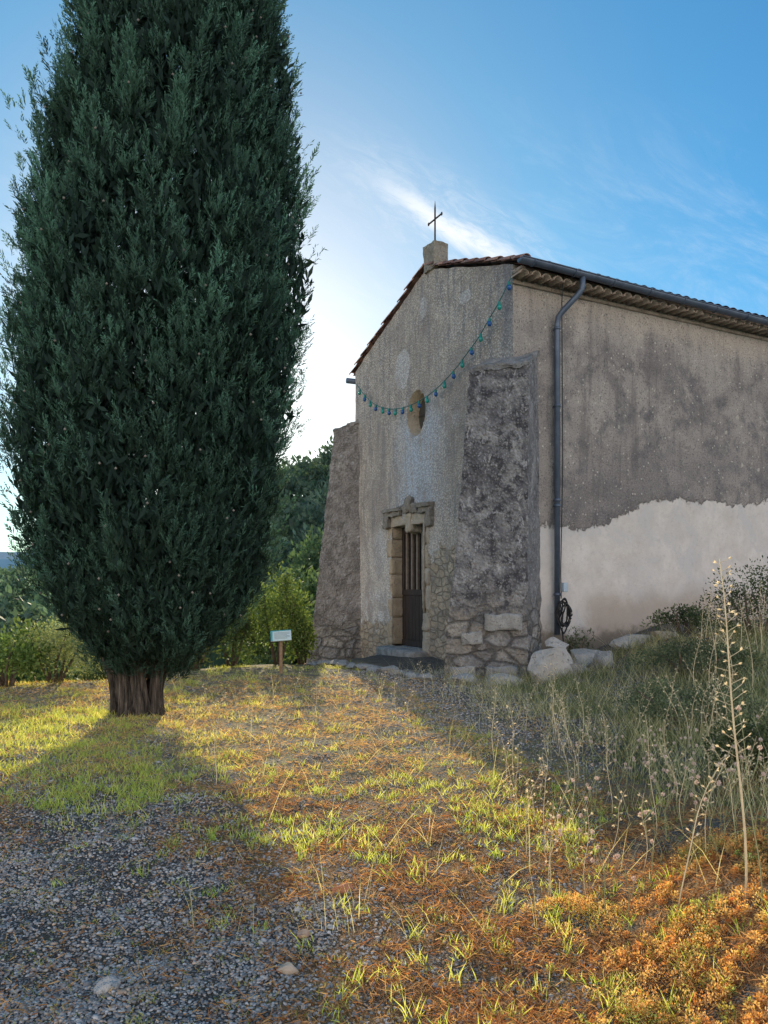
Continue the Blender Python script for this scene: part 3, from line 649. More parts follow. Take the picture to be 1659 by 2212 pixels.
def build_coil():
    rb = simple('black_rubber', (.012,.012,.013), (.02,.02,.022), 10, .5, .1)
    w = loc2w(.92, -.15, .55); e = empty('cable_coil', w, TH, label='coil of black cable hanging on the foot of the downpipe', cat='cable')
    a = Acc(); P_ = []
    for k in range(7):
        r_ = random.uniform(.06, .14); o = random.uniform(-.045, .045); hz = random.uniform(.18, .31); zo = random.uniform(-.05, .04)
        P_ += [(r_*math.cos(t)+o+.02*math.sin(3*t+k), .012*k-.09+.02*math.sin(2*t+k)+.0015*t, zo+hz*math.sin(t)+.44) for t in [i*math.pi/10 for i in range(20)]]
    a.tube(P_, .014, 6); a.build('cable', rb, e, True)
    a = Acc(); a.tube([(0, .02, .7), (.03, .07, 1.2), (.09, .09, 3.0), (.07, .09, 5.9), (-.05, -.1, 6.3)], .009, 5); a.build('cable', rb, e, True)
    a = Acc(); a.tube([(0, 0, .2), (.02, -.03, -.1), (-.02, -.02, -.35)], .014, 6); a.build('cable', rb, e, True)
    a = Acc(); a.box(.0, .1, -.05, .03, .82, .98); a.build('socket_box', simple('grey_plastic', (.3,.36,.42), None, 9, .4, 0), e, bevel=.01)
build_coil()

def build_lights():
    pts = [(1112,588),(1080,650),(1055,692),(1033,731),(1010,762),(988,792),(965,818),(943,840),(923,856),(903,868),(882,878),(865,882),(848,884),(832,882),(817,878),(800,867),(785,851),(770,830)]
    L = []
    for px, py in pts:
        y, z = fac(px, py, .16); L.append(loc2w(-.16, y, z))
    L[0] = loc2w(-.05, -.02, L[0].z+.03)
    o = L[0].copy(); e = empty('string_light', o, 0, label='drooping string of blue and green bulbs across the chapel front', cat='string lights')
    dense = []
    for i in range(len(L)-1):
        for k in range(4): dense.append(L[i].lerp(L[i+1], k/4))
    dense.append(L[-1]); dense = [p-o for p in dense]
    for _ in range(2): dense = [dense[0]]+[(dense[i-1]+dense[i]*2+dense[i+1])/4 for i in range(1, len(dense)-1)]+[dense[-1]]
    a = Acc(); a.tube(dense, .009, 5); a.build('wire', simple('green_wire', (.015,.09,.08), None, 9, .5, 0), e, True)
    cum = [0]
    for i in range(1, len(dense)): cum.append(cum[-1]+(dense[i]-dense[i-1]).length)
    nb = 20
    def lathe(prof, n=12):
        V = [(r*math.cos(2*math.pi*k/n), r*math.sin(2*math.pi*k/n), z) for r, z in prof for k in range(n)]
        return V, [(j*n+k, j*n+(k+1) % n, (j+1)*n+(k+1) % n, (j+1)*n+k) for j in range(len(prof)-1) for k in range(n)]
    bulb0 = Acc(); bulb0.add(*lathe([(.001,-.125),(.018,-.12),(.032,-.1),(.036,-.08),(.03,-.058),(.02,-.045)]))
    sock0 = Acc(); sock0.add(*lathe([(.02,-.05),(.024,-.045),(.022,-.01),(.01,.01),(.001,.012)]))
    def bmat(n, c):
        g = G(n); return g.fin(g.bsdf(g.mix(g.noise(g.obj(), 3), c, tuple(min(1, x*1.2) for x in c)), .2, None, 0, .5))
    mats = [bmat('blue_glass', (.015,.08,.25)), bmat('green_glass', (.015,.24,.2))]
    sm_ = simple('socket_green', (.015,.16,.14), None, 9, .5, 0); protos = []
    for m in mats:
        me = bpy.data.meshes.new('bulb'); me.from_pydata(bulb0.v, [], bulb0.f); me.materials.append(m); me.polygons.foreach_set('use_smooth', [True]*len(me.polygons)); protos.append(me)
    sme = bpy.data.meshes.new('socket'); sme.from_pydata(sock0.v, [], sock0.f); sme.materials.append(sm_)
    for k in range(nb):
        s = cum[-1]*(k+.25)/nb; i = max(j for j in range(len(cum)) if cum[j] <= s); i = min(i, len(dense)-2); p = dense[i].lerp(dense[i+1], (s-cum[i])/(cum[i+1]-cum[i]))
        b = link('bulb', protos[k % 2], None, e); b.location = p; tag(b, label='blue bulb' if k % 2 == 0 else 'green bulb')
        b.rotation_euler = (random.uniform(-.15, .15), random.uniform(-.15, .15), 0); b.scale = (1.15, 1.15, 1.15)
        link('socket', sme, None, b)
build_lights()

def build_sign():
    Y = 13.6; x = WX(607, Y); z = h1(x, Y); e = empty('information_board', (x, Y, z), R(6), label='small white and teal information board on a wooden post beside the chapel', cat='sign')
    zt = WZ(1380, Y)-z
    a = Acc(); a.box(-.026, .026, -.026, .026, -.2, zt); a.build('post', simple('post_wood', (.2,.12,.07), (.36,.24,.15), 14, .8), e, bevel=.006)
    M_ = Matrix.Translation((0, -.02, zt+.06)) @ Matrix.Rotation(R(-4), 4, 'Y') @ Matrix.Rotation(R(-38), 4, 'X') @ Matrix.Scale(.87, 4)
    def bd(nm, x0, x1, y0, y1, d0, d1, mat, par):
        b = Acc(); b.box(x0, x1, d0, d1, y0, y1); b.v = [tuple(M_ @ Vector(v)) for v in b.v]; return b.build(nm, mat, par)
    w = simple('board_white', (.56,.68,.66), (.64,.74,.71), 6, .4, 0); t = simple('board_teal', (.05,.33,.36), None, 6, .4, 0)
    b0 = bd('board', -.2, .2, -.12, .12, 0, .02, w, e)
    bd('teal_band', -.2, .2, .103, .12, -.004, -.0005, t, b0); bd('teal_band', -.2, -.165, -.12, .101, -.004, -.0005, t, b0)
    ink = simple('ink', (.18,.2,.22), None, 6, .6, 0)
    for k in range(6): bd('text_line', -.13, .17-.05*(k % 3 == 2), .06-k*.027, .067-k*.027, -.003, -.0005, ink, b0)
build_sign()

# ------------------------------------------------------------------ rocks
def rock(name, label, cat, x, y, sx, sy, sz, seed, mat=pale_m, group=None, sub=4, zo=0.0, rz=0):
    bm = bmesh.new(); bmesh.ops.create_icosphere(bm, subdivisions=sub, radius=1); rd = random.Random(seed)
    pl = [(Vector((rd.gauss(0, 1), rd.gauss(0, 1), rd.gauss(0, 1))).normalized(), rd.uniform(.38, .7)) for _ in range(15)]
    for v in bm.verts:
        p = v.co.copy()
        for _ in range(2):
            for n_, d in pl:
                e = p.dot(n_)-d
                if e > 0: p -= n_*e
        p += noise.noise_vector(p*3+Vector((seed, 0, 0)))*.04+noise.noise_vector(p*9+Vector((seed, 0, 0)))*.025
        p *= 1.45; v.co = Vector((p.x*sx, p.y*sy, p.z*sz))
    me = bpy.data.meshes.new(name); bm.to_mesh(me); bm.free()
    o = link(name, me, mat); o.location = (x, y, h1(x, y)+sz*.4+zo); o.rotation_euler = (0, 0, rz)
    return tag(o, label, cat, group)
rock('boulder', 'large pale boulder at the foot of the near buttress', 'rock', WX(1192, 12.3), 12.3, .38, .32, .34, 3)
rock('rock_slab', 'pale flat slab leaning beside the large boulder', 'rock', WX(1275, 13.0), 13.0, .36, .28, .19, 5)
rock('rock_slab', 'long low pale slab lying along the side wall', 'rock', WX(1375, 13.6), 13.6, .46, .3, .15, 9)
rock('rock_slab', 'thin pale slab wedged between the downpipe and the large boulder', 'rock', WX(1200, 13.2), 13.2, .26, .2, .12, 12, zo=.34)
rock('stone', 'small grey stone in front of the flat slab', 'rock', WX(1252, 12.2), 12.2, .22, .18, .13, 15, grey_m)
rock('stone', 'small upright stone right of the grey stone', 'rock', WX(1300, 12.4), 12.4, .16, .14, .17, 17, grey_m)
rock('stone', 'brownish low stone right of the long slab', 'rock', WX(1435, 13.2), 13.2, .2, .16, .1, 18, jamb_m)
rock('stone', 'half buried pale stone in front of the dark buttress', 'rock', WX(1085, 12.1), 12.1, .3, .2, .12, 19)
rock('stone', 'earth covered stone at the left foot of the dark buttress', 'rock', WX(985, 12.2), 12.2, .22, .15, .12, 21, grey_m)
for i in range(11):
    t = i/10; x = -1.35+t*2.0; y = 15.9-t*3.2
    rock('edging_stone', 'flat grey stone in the low edging before the chapel door', 'stone', x+random.uniform(-.05, .05), y, random.uniform(.18, .28), .14, .07, 40+i, grey_m, 'flat edging stones before the chapel door', 3, rz=R(-50+random.uniform(-15, 15)))
brick_m = simple('brick_red', (.42,.17,.09), (.55,.26,.15), 20, .9, .5)
rock('brick_fragment', 'orange broken brick piece in the middle of the litter', 'brick', WX(745, 4.05), 4.05, .045, .035, .035, 60, brick_m, rz=.3)
rock('stone', 'reddish stone in the gravel near the bottom of the photo', 'stone', WX(655, 3.55), 3.55, .035, .03, .022, 61, simple('reddish_stone', (.4,.23,.15), (.52,.33,.23), 20), sub=3)
rock('stone', 'pale grey stone in the gravel at the lower left', 'stone', WX(240, 3.1), 3.1, .05, .04, .03, 62, pale_m, sub=3)
rock('stone', 'tan stone at the bottom edge of the gravel', 'stone', WX(620, 3.28), 3.28, .042, .035, .025, 63, simple('tan_stone', (.4,.3,.2), (.52,.42,.32), 20), sub=3)

def icosa():
    p = (1+5**.5)/2; V = np.array([(-1,p,0),(1,p,0),(-1,-p,0),(1,-p,0),(0,-1,p),(0,1,p),(0,-1,-p),(0,1,-p),(p,0,-1),(p,0,1),(-p,0,-1),(-p,0,1)], float)
    return V/np.linalg.norm(V[0]), np.array([(0,11,5),(0,5,1),(0,1,7),(0,7,10),(0,10,11),(1,5,9),(5,11,4),(11,10,2),(10,7,6),(7,1,8),(3,9,4),(3,4,2),(3,2,6),(3,6,8),(3,8,9),(4,9,5),(2,4,11),(6,2,10),(8,6,7),(9,8,1)])
def scatter_solid(x, y, s, C, flat=.6, sink=.25, jit=.3, V0=None, F0=None, z=None):
    if V0 is None: V0, F0 = icosa()
    n = len(x); k = len(V0)
    q = V0[None]*(1+jit*(rng.random((n, k, 1))-.5)); q = q*(s[:, None, None])*np.stack([.75+.6*rng.random(n), .75+.5*rng.random(n), flat*(.7+.6*rng.random(n))], -1)[:, None, :]
    a = rng.random(n)*6.28; ca, sa = np.cos(a)[:, None], np.sin(a)[:, None]; tl = rng.normal(size=(n, 1))*.25
    X = q[..., 0]*ca-q[..., 1]*sa; Yy = q[..., 0]*sa+q[..., 1]*ca; Z = q[..., 2]+X*tl
    zz = H(x, y) if z is None else z
    V = np.stack([X+x[:, None], Yy+y[:, None], Z+(zz+s*flat*sink)[:, None]], -1).reshape(-1, 3)
    Fc = (F0[None]+(np.arange(n)*k)[:, None, None]).reshape(-1, 3)
    return V, np.repeat(C, k, axis=0), Fc
def attrmat(name, ro=.85, var=30, spec=.2):
    g = G(name); a = g.nd('Attribute'); a.attribute_name = 'Col'; p = g.obj(); n = g.noise(p, var, 4, .7)
    c = g.mix(1.0, a.outputs['Color'], g.ramp(n, [(.25, .6), (.75, 1.25)]), 'MULTIPLY'); return g.fin(g.bsdf(c, ro, g.bump(n, .4, .005), 0, spec))
def patn(x, y, f=1.0):
    return .5+.25*np.sin(f*(x*3.3+1.7*np.sin(y*2.1)))*np.sin(f*(y*3.7+x))+.25*np.sin(f*(x*7.9+2.1*np.sin(y*5.3+1)))*np.sin(f*(y*8.7-x*2.5))
def build_gravel():
    n = 150000; y = 2.5+10.5*rng.random(n)**1.45; x = WX(-60, y)+rng.random(n)*(WX(1300, y)-WX(-60, y))
    keep = rng.random(n) < (.20+.72*gravel_mask(x, y)*(.25+.75*sm(.3, .6, patn(x+3, y+2, 1.2)))); x = x[keep]; y = y[keep]
    m = 14000; y2 = 7.5+6.5*rng.random(m); x2 = -.4+rng.random(m)*4.2-.12*(y2-9); x = np.append(x, x2); y = np.append(y, y2); n = len(x)
    s = .0032+.0048*rng.random(n)**2+.011*(rng.random(n) > .975)*rng.random(n)+.0006*y
    t = rng.random((n, 1))**1.3; C = np.array([[.19,.178,.17]])*(1-t)+np.array([[.56,.525,.49]])*t; w = rng.random(n) > .84; C[w] = np.array([.46,.34,.25])*(.6+.7*rng.random((w.sum(), 1)))
    V, C, Fc = scatter_solid(x, y, s, C)
    tag(link('gravel', npmesh('gravel', V, Fc, C), attrmat('pebbles')), 'loose grey gravel pebbles', 'gravel', kind='stuff')
build_gravel()

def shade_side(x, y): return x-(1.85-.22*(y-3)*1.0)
def build_litter():
    n = 165000; y = 2.5+10.5*rng.random(n)**1.5; x = WX(-40, y)+rng.random(n)*(WX(1720, y)-WX(-40, y)); p = patn(x, y, 1.3)
    keep = rng.random(n) < (1-.86*gravel_mask(x, y))*(.22+.78*sm(.35, .62, p))*np.where(shade_side(x, y) > .3, .3, 1); x = x[keep]; y = y[keep]; n = len(x); p = p[keep]
    hump = .022*sm(.5, .85, p)*rng.random(n)
    P_ = np.stack([x, y, H(x, y)+.002+.010*rng.random(n)+hump], -1); a = rng.random(n)*6.28
    D = np.stack([np.cos(a), np.sin(a), .35*rng.normal(size=n)+.15], -1)
    t = np.clip(rng.random((n, 1))**1.2*.95+.5*sm(5.0, 8.0, y)[:, None], 0, 1); C = (np.array([[.52,.20,.07]])*(1-t)+np.array([[.95,.66,.32]])*t)*(.55+.55*rng.random((n, 1)))
    V, C, Fc = blades(P_, D, (.015+.04*rng.random(n))*(.8+.05*y), (.003+.0025*rng.random(n))*(.75+.07*y), rng.normal(size=(n, 3))*.014, C)
    tag(link('leaf_litter', npmesh('leaf_litter', V, Fc, C), leafmat('litter', .45, .8, .1, (1.3,1.05,.65))), 'orange brown dry needles and moss', 'litter', kind='stuff')
build_litter()
def tufts(x, y, nb, hgt, spread, c0, c1, w=.005, lean=.35):
    n = len(x)*nb; k = np.repeat(np.arange(len(x)), nb); px = x[k]+rng.normal(size=n)*spread; py = y[k]+rng.normal(size=n)*spread
    P_ = np.stack([px, py, H(px, py)-.005], -1); a = rng.random(n)*6.28; l = lean*rng.random(n)
    D = np.stack([np.cos(a)*l, np.sin(a)*l, np.ones(n)], -1); h = (hgt if np.isscalar(hgt) else hgt[k])*(.45+.75*rng.random(n))
    bend = np.stack([np.cos(a), np.sin(a), -.3*np.ones(n)], -1)*(h*.45*rng.random(n))[:, None]
    cv = rng.random(len(x))[k][:, None]; t = np.clip(cv*.7+.5*rng.random((n, 1))-.1, 0, 1); C = np.array(c0)*(1-t)+np.array(c1)*t
    return blades(P_, D, h, w*(.7+.6*rng.random(n)), bend, C)
def build_grass():
    parts = []; g0 = (.32,.39,.09); g1 = (.93,.86,.32)
    n = 7400; y = 5.0+10.8*rng.random(n)**1.05; x = WX(-60, y)+rng.random(n)*(WX(1150, y)-WX(-60, y))
    pat = patn(x+5, y, 1.1)
    path = np.exp(-((x-(-.3-.04*(y-8)))/1.2)**2)*sm(16, 12, y)*.8
    keep = (rng.random(n) < sm(.30, .72, pat)*(1-path)*sm(4.6, 7.4, y+.8*np.sin(x*2.7))) & (shade_side(x, y) < .3) & (y < np.where(x < -3.2, 12.5, 15.5)); x = x[keep]; y = y[keep]
    parts.append(tufts(x, y, 12, .025+.085*rng.random(len(x))**2, .05, g0, g1, .006, .9))
    n = 900; y = 5.4+4.5*rng.random(n); x = WX(-40, y)+rng.random(n)*(WX(340, y)-WX(-40, y)); keep = rng.random(n) < sm(5.2, 7.0, y+.9*np.sin(x*2.2))*sm(.3, .6, patn(x, y, 1.2)); x = x[keep]; y = y[keep]
    parts.append(tufts(x, y, 12, .04+.08*rng.random(len(x)), .05, (.28,.37,.08), (.8,.8,.28), .006, .7))
    for (cx, cy, sx, sy, n) in [(WX(620,5.0),5.0,.35,.2,28),(WX(1110,5.2),5.2,.25,.4,70),(WX(1160,5.6),5.6,.3,.5,60),(WX(830,4.7),4.7,.15,.1,10),(WX(640,4.9),4.9,.3,.1,22),
                                (WX(920,6.2),6.2,.5,.5,34),(WX(1000,4.2),4.2,.5,.4,16),(WX(540,3.9),3.9,.2,.2,4),(WX(1250,4.0),4.0,.5,.4,30),(WX(1100,3.1),3.1,.5,.25,26),(WX(820,3.2),3.2,.3,.3,7),(WX(420,6.2),6.2,.6,.5,70),(WX(760,5.9),5.9,.8,.5,34),(WX(450,4.6),4.6,.5,.4,12),(WX(1450,3.0),3.0,.4,.3,26)]:
        x = cx+rng.normal(size=n)*sx; y = cy+rng.normal(size=n)*sy
        parts.append(tufts(x, y, 14, .035+.07*rng.random(n), .025, (.3,.44,.09), (.8,.82,.28), .005, .7))
    n = 1300; y = 2.7+4.3*rng.random(n); x = WX(-20, y)+rng.random(n)*(WX(1500, y)-WX(-20, y)); parts.append(tufts(x, y, 8, .015+.028*rng.random(n), .018, (.22,.28,.08), (.65,.58,.24), .004, 1.1))
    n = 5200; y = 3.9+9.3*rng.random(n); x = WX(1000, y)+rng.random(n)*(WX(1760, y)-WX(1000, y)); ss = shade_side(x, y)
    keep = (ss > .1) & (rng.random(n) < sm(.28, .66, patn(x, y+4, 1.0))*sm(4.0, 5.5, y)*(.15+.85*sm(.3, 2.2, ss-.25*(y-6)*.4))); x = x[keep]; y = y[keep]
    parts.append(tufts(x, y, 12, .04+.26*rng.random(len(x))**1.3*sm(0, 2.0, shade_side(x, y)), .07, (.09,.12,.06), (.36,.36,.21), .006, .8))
    n = 6000; y = 3.4+10*rng.random(n); x = WX(350, y)+rng.random(n)*(WX(1700, y)-WX(350, y)); ss = shade_side(x, y); keep = (rng.random(n) < np.where(ss > .2, (.2+.8*sm(4.2, 5.6, y))*sm(.2, 1.5, ss), .06)); x = x[keep]; y = y[keep]
    parts.append(tufts(x, y, 3, .12+.38*rng.random(len(x)), .03, (.50,.43,.27), (.92,.84,.62), .0032, .8))
    V, C, Fc = merge(parts)
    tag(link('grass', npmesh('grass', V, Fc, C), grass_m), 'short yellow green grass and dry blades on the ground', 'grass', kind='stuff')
build_grass()
def build_sedum():
    nc = 4200; y = 2.2+2.1*rng.random(nc); x = .35+2.6*rng.random(nc)
    edge = .95+.15*(y-3)+.24*np.sin(y*4.1)+.16*np.sin(y*11)
    pt = patn(x+1, y+7, 1.4)
    keep = (rng.random(nc) < np.maximum(.95*sm(-.25, .15, x-edge), .12*sm(.2, 1.0, x))) & (y < 3.9+.2*np.sin(x*9)) & (pt > .3); x = x[keep]; y = y[keep]; nc = len(x); pt = pt[keep]
    r_ = (.016+.03*rng.random(nc))*(.8+.7*sm(.5, .8, pt)); m = 75; k = np.repeat(np.arange(nc), m); n = len(k)
    d = unit(rng.normal(size=(n, 3))); d[:, 2] = np.abs(d[:, 2]); rad = (r_[k]*rng.random(n)**.35)
    P_ = np.stack([x[k], y[k], H(x, y)[k]], -1)+d*rad[:, None]*np.array([1, 1, 1.6])
    t = np.clip(rng.random(nc)[k]*.7+.45*rng.random(n)-.05, 0, 1)[:, None]; C = (np.array([[.88,.36,.11]])*(1-t)+np.array([[.98,.80,.34]])*t)*(.6+.5*(rad/r_[k])*d[:, 2])[:, None]
    C = np.minimum(C, .98); gs = (rng.random(nc) > .82)[k]; C[gs] *= np.array([.6, .95, .7]); br = (rng.random(nc) > .86)[k]; C[br] *= np.array([.6, .5, .45])
    V, C, Fc = diamonds(P_, d+rng.normal(size=(n, 3))*.6, .006+.010*rng.random(n), .004+.0035*rng.random(n), C)
    tag(link('sedum', npmesh('sedum', V, Fc, C), leafmat('sedum_leaf', .5, .5, .3, (1.3, 1.1, .65))), 'orange and yellow mat of stonecrop on the bank at the lower right', 'ground cover', kind='stuff')
build_sedum()

# ------------------------------------------------------------------ stalks
oat_m = leafmat('oat_husk', .45, .6, .2, (1.2, 1.05, .8))
def stalk(x, y, hgt, lean, kind, name, label, cat, group=None, r=.0028, nsp=12, spl=1.0):
    z = h1(x, y); e = empty(name, (x, y, z), 0, label=label, cat=cat, group=group)
    L = [Vector((lean[0]*t*t*hgt, lean[1]*t*t*hgt, hgt*t))+Vector((.012*math.sin(t*7+x*9), 0, 0)) for t in [i/10 for i in range(11)]]
    a = Acc(); a.tube(L, [r*(1-.65*i/10) for i in range(11)], 5)
    def part(nm, V, C, Fc): link(nm, npmesh(nm, V, Fc, C), oat_m, e)
    if kind == 'pod':
        for k in range(nsp):
            t = .42+.58*k/nsp; i = int(t*10); b = L[i].lerp(L[min(i+1, 10)], t*10-i); s = 1 if k % 2 else -1
            d = Vector((s*random.uniform(.5, 1), random.uniform(-.5, .5), random.uniform(.2, .8))).normalized(); l = random.uniform(.008, .035)*(1.5-t)*spl
            q = b+d*l; a.tube([b, q], .0012, 4); m = 4
            DD = np.array(d)[None]+rng.normal(size=(m, 3))*.3+np.array([0, 0, -.1])
            V, C, Fc = diamonds(np.tile(np.array(q)[None], (m, 1)), DD, .013+.010*rng.random(m), np.full(m, .007), np.tile([[.88,.76,.54]], (m, 1))); part('seed_pod', V, C, Fc)
    elif kind == 'ball':
        tips = [L[-1]]
        for k in range(random.randint(1, 3)):
            i = random.randint(4, 7); d = Vector((random.uniform(-.5, .5), random.uniform(-.3, .3), 1)).normalized(); q = L[i]+d*random.uniform(.08, .2); a.tube([L[i], L[i].lerp(q, .5)+Vector((.01, 0, 0)), q], .0014, 4); tips.append(q)
        for q in tips:
            n = 60; D = unit(rng.normal(size=(n, 3))); V, C, Fc = diamonds(np.array(q)[None]+D*.002, D, .009+.003*rng.random(n), np.full(n, .004), np.tile([[.8,.66,.6]], (n, 1))*(.7+.5*rng.random((n, 1)))); part('flower_head', V, C, Fc)
    a.build('stem', dry_m if kind == 'pod' else stem_m, e, True)
    return e
stalk(WX(1607, 3.3), 3.3, 1.42, (-.08, .0), 'pod', 'oat_stalk', 'tallest dry oat stalk rising in front of the white wall at right', 'grass stalk', None, .006, 46, 2.2)
stalk(WX(1470, 3.5), 3.5, .66, (.35, .1), 'pod', 'oat_stalk', 'second tall dry stalk leaning right, left of the tallest one', 'grass stalk', None, .004, 16)
stalk(WX(1640, 3.2), 3.2, .8, (-.12, .0), 'ball', 'flower_stalk', 'tall thin flower stem at the right edge beside the tallest oat stalk', 'wild flower', None, .003)
for i in range(70):
    y = random.uniform(3.8, 8.6); px = random.uniform(1080, 1655); x = WX(px, y)
    stalk(x, y, random.uniform(.3, .7)*(1.0 if y < 6 else 1.15), (random.uniform(-.4, .4), random.uniform(-.2, .2)), 'pod', 'seed_stalk', 'dry thin seed stalk on the shaded bank right of the path', 'grass stalk', 'dry seed stalks on the shaded bank', .0026, 9)
for i in range(12):
    y = random.uniform(8.5, 11.5); px = random.uniform(1480, 1655); x = WX(px, y)
    stalk(x, y, random.uniform(.7, 1.2), (random.uniform(-.2, .2), random.uniform(-.2, .2)), 'pod', 'seed_stalk', 'tall weed stalk rising against the pale wall at the right edge', 'grass stalk', 'tall weed stalks against the pale wall', .004, 14, 2.0)
for i in range(38):
    y = random.uniform(3.4, 6.5); px = random.uniform(1220, 1655); x = WX(px, y)
    stalk(x, y, random.uniform(.25, .55), (random.uniform(-.3, .3), random.uniform(-.2, .2)), 'ball', 'flower_stalk', 'wild flower stem with pinkish round head on the right bank', 'wild flower', 'pinkish wild flowers on the right bank', .0022)
for i in range(16):
    y = random.uniform(8.0, 12.0); px = random.uniform(420, 1050); x = WX(px, y)
    stalk(x, y, random.uniform(.25, .5), (random.uniform(-.25, .25), random.uniform(-.2, .2)), 'pod', 'seed_stalk', 'dry thin seed stalk in the grass before the chapel', 'grass stalk', 'dry seed stalks in the grass before the chapel', .003, 8)
stalk(WX(1065, 7.0), 7.0, .66, (.02, 0), 'pod', 'seed_stalk', 'tall dry stalk at the edge of the shade in front of the near buttress', 'grass stalk', None, .004, 14)
stalk(WX(465, 6.2), 6.2, .52, (.03, 0), 'pod', 'seed_stalk', 'dark upright stalk in the sunlit grass right of the cypress trunk', 'grass stalk', None, .004, 14)

# ------------------------------------------------------------------ bushes and trees behind
bush('shrub', 'bright yellow green shrub behind the information board', 'shrub', WX(600, 16.2), 16.2, (.8, .8, 1.6), 4600, .07, (.08,.13,.04), (.28,.33,.10), ncl=34, spread=.26)
bush('shrub', 'dark green shrub between the cypress and the information board', 'shrub', WX(500, 15.5), 15.5, (.8, .7, 1.3), 3000, .08, (.05,.08,.035), (.16,.2,.07), ncl=20)
bush('shrub', 'leafy shrub touching the far buttress', 'shrub', WX(650, 17.0), 17.0, (.4, .5, 1.0), 1800, .08, (.07,.11,.035), (.2,.25,.08))
bush('shrub', 'silvery green rounded bush at the left edge', 'shrub', WX(120, 12.4), 12.4, (.95, .7, .85), 6500, .045, (.17,.2,.09), (.46,.46,.24), ncl=34)
bush('shrub', 'low broad leaved shrub in the left corner of the meadow', 'shrub', WX(15, 11.8), 11.8, (.6, .5, .75), 1700, .08, (.10,.16,.05), (.28,.35,.12))
bush('shrub', 'dark shrub just behind the cypress trunk', 'shrub', WX(225, 14.5), 14.5, (.9, .7, .9), 2200, .09, (.05,.08,.035), (.14,.18,.07))
bush('shrub', 'dark low shrub behind the cypress to its right', 'shrub', WX(420, 14.5), 14.5, (.8, .7, .9), 2200, .09, (.07,.1,.035), (.22,.24,.08))
bush('shrub', 'dark weedy shrub against the pale wall at the right edge', 'shrub', WX(1640, 12.2), 12.2, (1.1, .6, 1.0), 3800, .045, (.05,.07,.04), (.15,.175,.09), ncl=44, zoff=-.1, spread=.25)
bush('shrub', 'dark leafy clump growing behind the rocks', 'shrub', WX(1480, 13.3), 13.3, (.7, .4, .42), 2200, .045, (.05,.07,.04), (.15,.175,.09), ncl=30, spread=.25)
bush('shrub', 'small dark weeds at the foot of the downpipe', 'shrub', WX(1245, 13.6), 13.6, (.34, .2, .5), 600, .045, (.06,.085,.04), (.16,.18,.11))
bush('shrub', 'low dark shrub on the bank at the right edge behind the oat stalk', 'shrub', WX(1660, 5.8), 5.8, (.5, .4, .42), 5200, .028, (.05,.07,.035), (.17,.19,.09), ncl=26)
bush('shrub', 'grey green low weeds spreading in the middle of the shaded bank', 'shrub', WX(1490, 8.0), 8.0, (1.0, .9, .4), 5600, .03, (.07,.09,.05), (.25,.27,.16), ncl=64, spread=.17)
bush('shrub', 'low tangled weeds below the long slab on the bank', 'shrub', WX(1500, 10.4), 10.4, (1.1, .9, .42), 5200, .035, (.06,.08,.045), (.2,.22,.13), ncl=64, spread=.17)
def tree(label, px, y, rad, hz, n, leaf, c0, c1):
    x = WX(px, y); bush('broadleaf_tree', label, 'tree', x, y, rad, n, leaf, c0, c1, trunk=1.6, zoff=hz, ncl=30)
tree('green tree filling the gap between the cypress and the chapel', 665, 38, (2.6, 2.6, 3.0), 3.0, 4200, .28, (.06,.105,.05), (.17,.22,.1))
tree('tall dark tree nearest the chapel buttress on the slope', 712, 48, (3.4, 3.4, 4.2), 5.6, 4600, .32, (.04,.085,.05), (.12,.17,.09))
tree('tree below the cypress crown on the far left', 60, 34, (3.2, 3.2, 3.2), .6, 3600, .3, (.05,.1,.06), (.15,.21,.1))
tree('rounded tree at the left edge below the ridge', 0, 27, (2.4, 2.4, 2.2), .5, 3000, .25, (.05,.1,.045), (.15,.21,.08))
tree('pale tree behind the yellow green shrub', 600, 30, (2.0, 2.0, 2.3), 2.3, 3000, .22, (.07,.12,.05), (.22,.27,.1))
def build_wood():
    parts = []
    for i in range(420):
        y = random.uniform(48, 150); px = random.uniform(-150, 130) if random.random() < .45 else random.uniform(540, 900); x = WX(px, y); z = h1(x, y); s = random.uniform(1.8, 3.2)
        if px < 130: s *= .8
        b = random.uniform(.7, 1.5)*(1 if px < 130 else .8)
        parts.append(leafy((x, y, z+s*1.1), (s, s, s*1.3), 170, .75, (.07*b,.125*b,.10*b), (.14*b,.20*b,.15*b), 7))
    V, C, Fc = merge(parts); tag(link('wood', npmesh('wood', V, Fc, C), leaf_m), 'dense green wood covering the distant slopes', 'wood', kind='stuff')
build_wood()

# ------------------------------------------------------------------ sky, sun, camera
w = bpy.data.worlds.new('World'); bpy.context.scene.world = w; w.use_nodes = True; nt = w.node_tree; nt.nodes.clear()
g = G.__new__(G); g.nt = nt
out = nt.nodes.new('ShaderNodeOutputWorld'); bg = nt.nodes.new('ShaderNodeBackground')
sky = nt.nodes.new('ShaderNodeTexSky'); sky.sky_type = 'NISHITA'; sky.sun_disc = False; sky.sun_elevation = EL; sky.sun_rotation = AZ
sky.air_density = 1.0; sky.dust_density = .5; sky.ozone_density = 2.0
tc = nt.nodes.new('ShaderNodeTexCoord').outputs['Generated']; x, y, z = g.sep(tc)
sd = Vector((math.sin(AZ)*math.cos(EL), math.cos(AZ)*math.cos(EL), math.sin(EL)))
dn = nt.nodes.new('ShaderNodeVectorMath'); dn.operation = 'DOT_PRODUCT'; g.st(dn.inputs[0], tc); dn.inputs[1].default_value = sd
dt = dn.outputs['Value']
tint = g.ramp(g.mr(dt, .99, .3, 0, 1, False), [(0, (.80,.92,1.0)), (.09, (.50,.96,1.18)), (.2, (.38,.95,1.26)), (.32, (.34,.93,1.28)), (.7, (.6,1.5,1.9))])
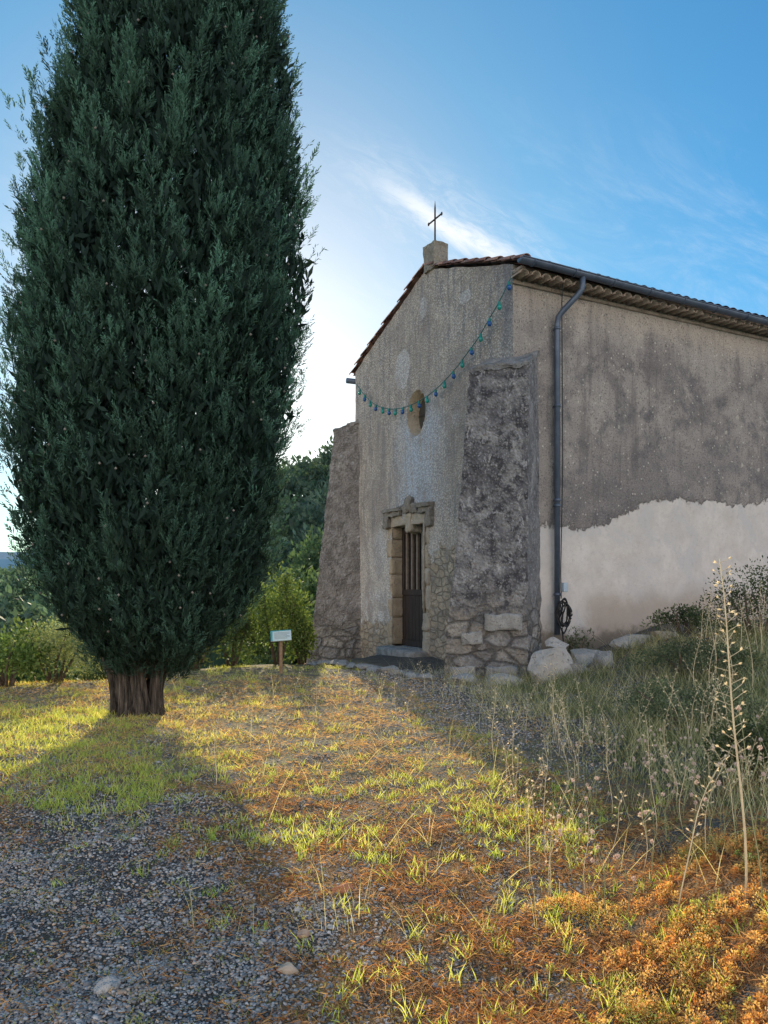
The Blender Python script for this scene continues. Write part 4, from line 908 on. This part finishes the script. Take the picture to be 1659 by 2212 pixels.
gam = nt.nodes.new('ShaderNodeGamma'); g.st(gam.inputs[0], sky.outputs[0]); gam.inputs[1].default_value = .78
base = g.mix(1.0, gam.outputs[0], tint, 'MULTIPLY'); base = g.mix(1.0, base, (1.5, 1.5, 1.55), 'MULTIPLY')
yy = g.ma('MAXIMUM', y, .05); u = g.ma('DIVIDE', x, yy); v = g.ma('DIVIDE', z, yy)
du = g.ma('SUBTRACT', u, .09); dv = g.ma('SUBTRACT', v, .438)
ca, sa = math.cos(R(-30)), math.sin(R(-30))
al = g.ma('ADD', g.ma('MULTIPLY', du, ca), g.ma('MULTIPLY', dv, sa)); pe = g.ma('SUBTRACT', g.ma('MULTIPLY', dv, ca), g.ma('MULTIPLY', du, sa))
cmb = nt.nodes.new('ShaderNodeCombineXYZ'); g.st(cmb.inputs[0], al); g.st(cmb.inputs[1], pe)
n1 = g.noise(g.map(cmb.outputs[0], (8, 26, 1)), 2.2, 9, .72, .8); n2 = g.noise(g.map(cmb.outputs[0], (2.2, 6, 1), (4, 2, 0)), 1.5, 10, .72, 1.0)
ap = g.ma('ABSOLUTE', g.ma('ADD', pe, g.ma('MULTIPLY', g.ma('SUBTRACT', n2, .5), .06)))
core = g.ma('MULTIPLY', g.mr(g.ma('ABSOLUTE', al), .17, .02), g.mr(ap, .026, 0.0))
halo = g.ma('MULTIPLY', g.mr(g.ma('ABSOLUTE', al), .26, .02), g.mr(ap, .08, 0.0))
core = g.ma('MULTIPLY', core, g.mr(n1, .3, .55, .55, 1.0)); halo = g.ma('MULTIPLY', halo, g.mr(n1, .4, .65, .1, .5))
wi = g.ma('MULTIPLY', g.mr(n2, .40, .72), g.mr(n1, .3, .7, .35, 1.0)); wi = g.ma('MULTIPLY', g.ma('MULTIPLY', wi, .30), g.mr(v, .66, .36))
cm = g.ma('MAXIMUM', g.ma('MAXIMUM', core, g.ma('MULTIPLY', halo, .8)), wi); cm = g.ma('MULTIPLY', cm, g.mr(y, .05, .3))
c = g.mix(cm, base, (8.4, 8.8, 9.2))
# unseen bright cloud bank, added behind the viewer to brighten the shaded walls
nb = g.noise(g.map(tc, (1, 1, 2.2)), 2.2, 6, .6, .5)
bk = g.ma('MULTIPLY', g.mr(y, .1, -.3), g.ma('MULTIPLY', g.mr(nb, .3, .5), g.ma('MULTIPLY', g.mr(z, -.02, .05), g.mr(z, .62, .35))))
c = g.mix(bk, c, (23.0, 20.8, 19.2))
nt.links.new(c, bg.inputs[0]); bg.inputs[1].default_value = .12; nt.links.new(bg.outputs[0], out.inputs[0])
l = bpy.data.lights.new('sun', 'SUN'); l.energy = 5.0; l.angle = R(.5); l.color = (1, .86, .61); lo = bpy.data.objects.new('sun', l); col.objects.link(lo)
lo.rotation_euler = sd.to_track_quat('Z', 'Y').to_euler(); lo.location = sd*50
cam = bpy.data.cameras.new('camera'); co = bpy.data.objects.new('camera', cam); col.objects.link(co); co.location = (0, 0, EYE); co.rotation_euler = (R(90), 0, 0)
cam.sensor_fit = 'HORIZONTAL'; cam.sensor_width = 36; cam.lens = F/1659*36; cam.shift_y = (HY-1106)/1659; cam.clip_end = 5000; cam.clip_start = .05
bpy.context.scene.camera = co
s = bpy.context.scene; s.view_settings.view_transform = 'Standard'; s.view_settings.look = 'None'; s.view_settings.exposure = 0
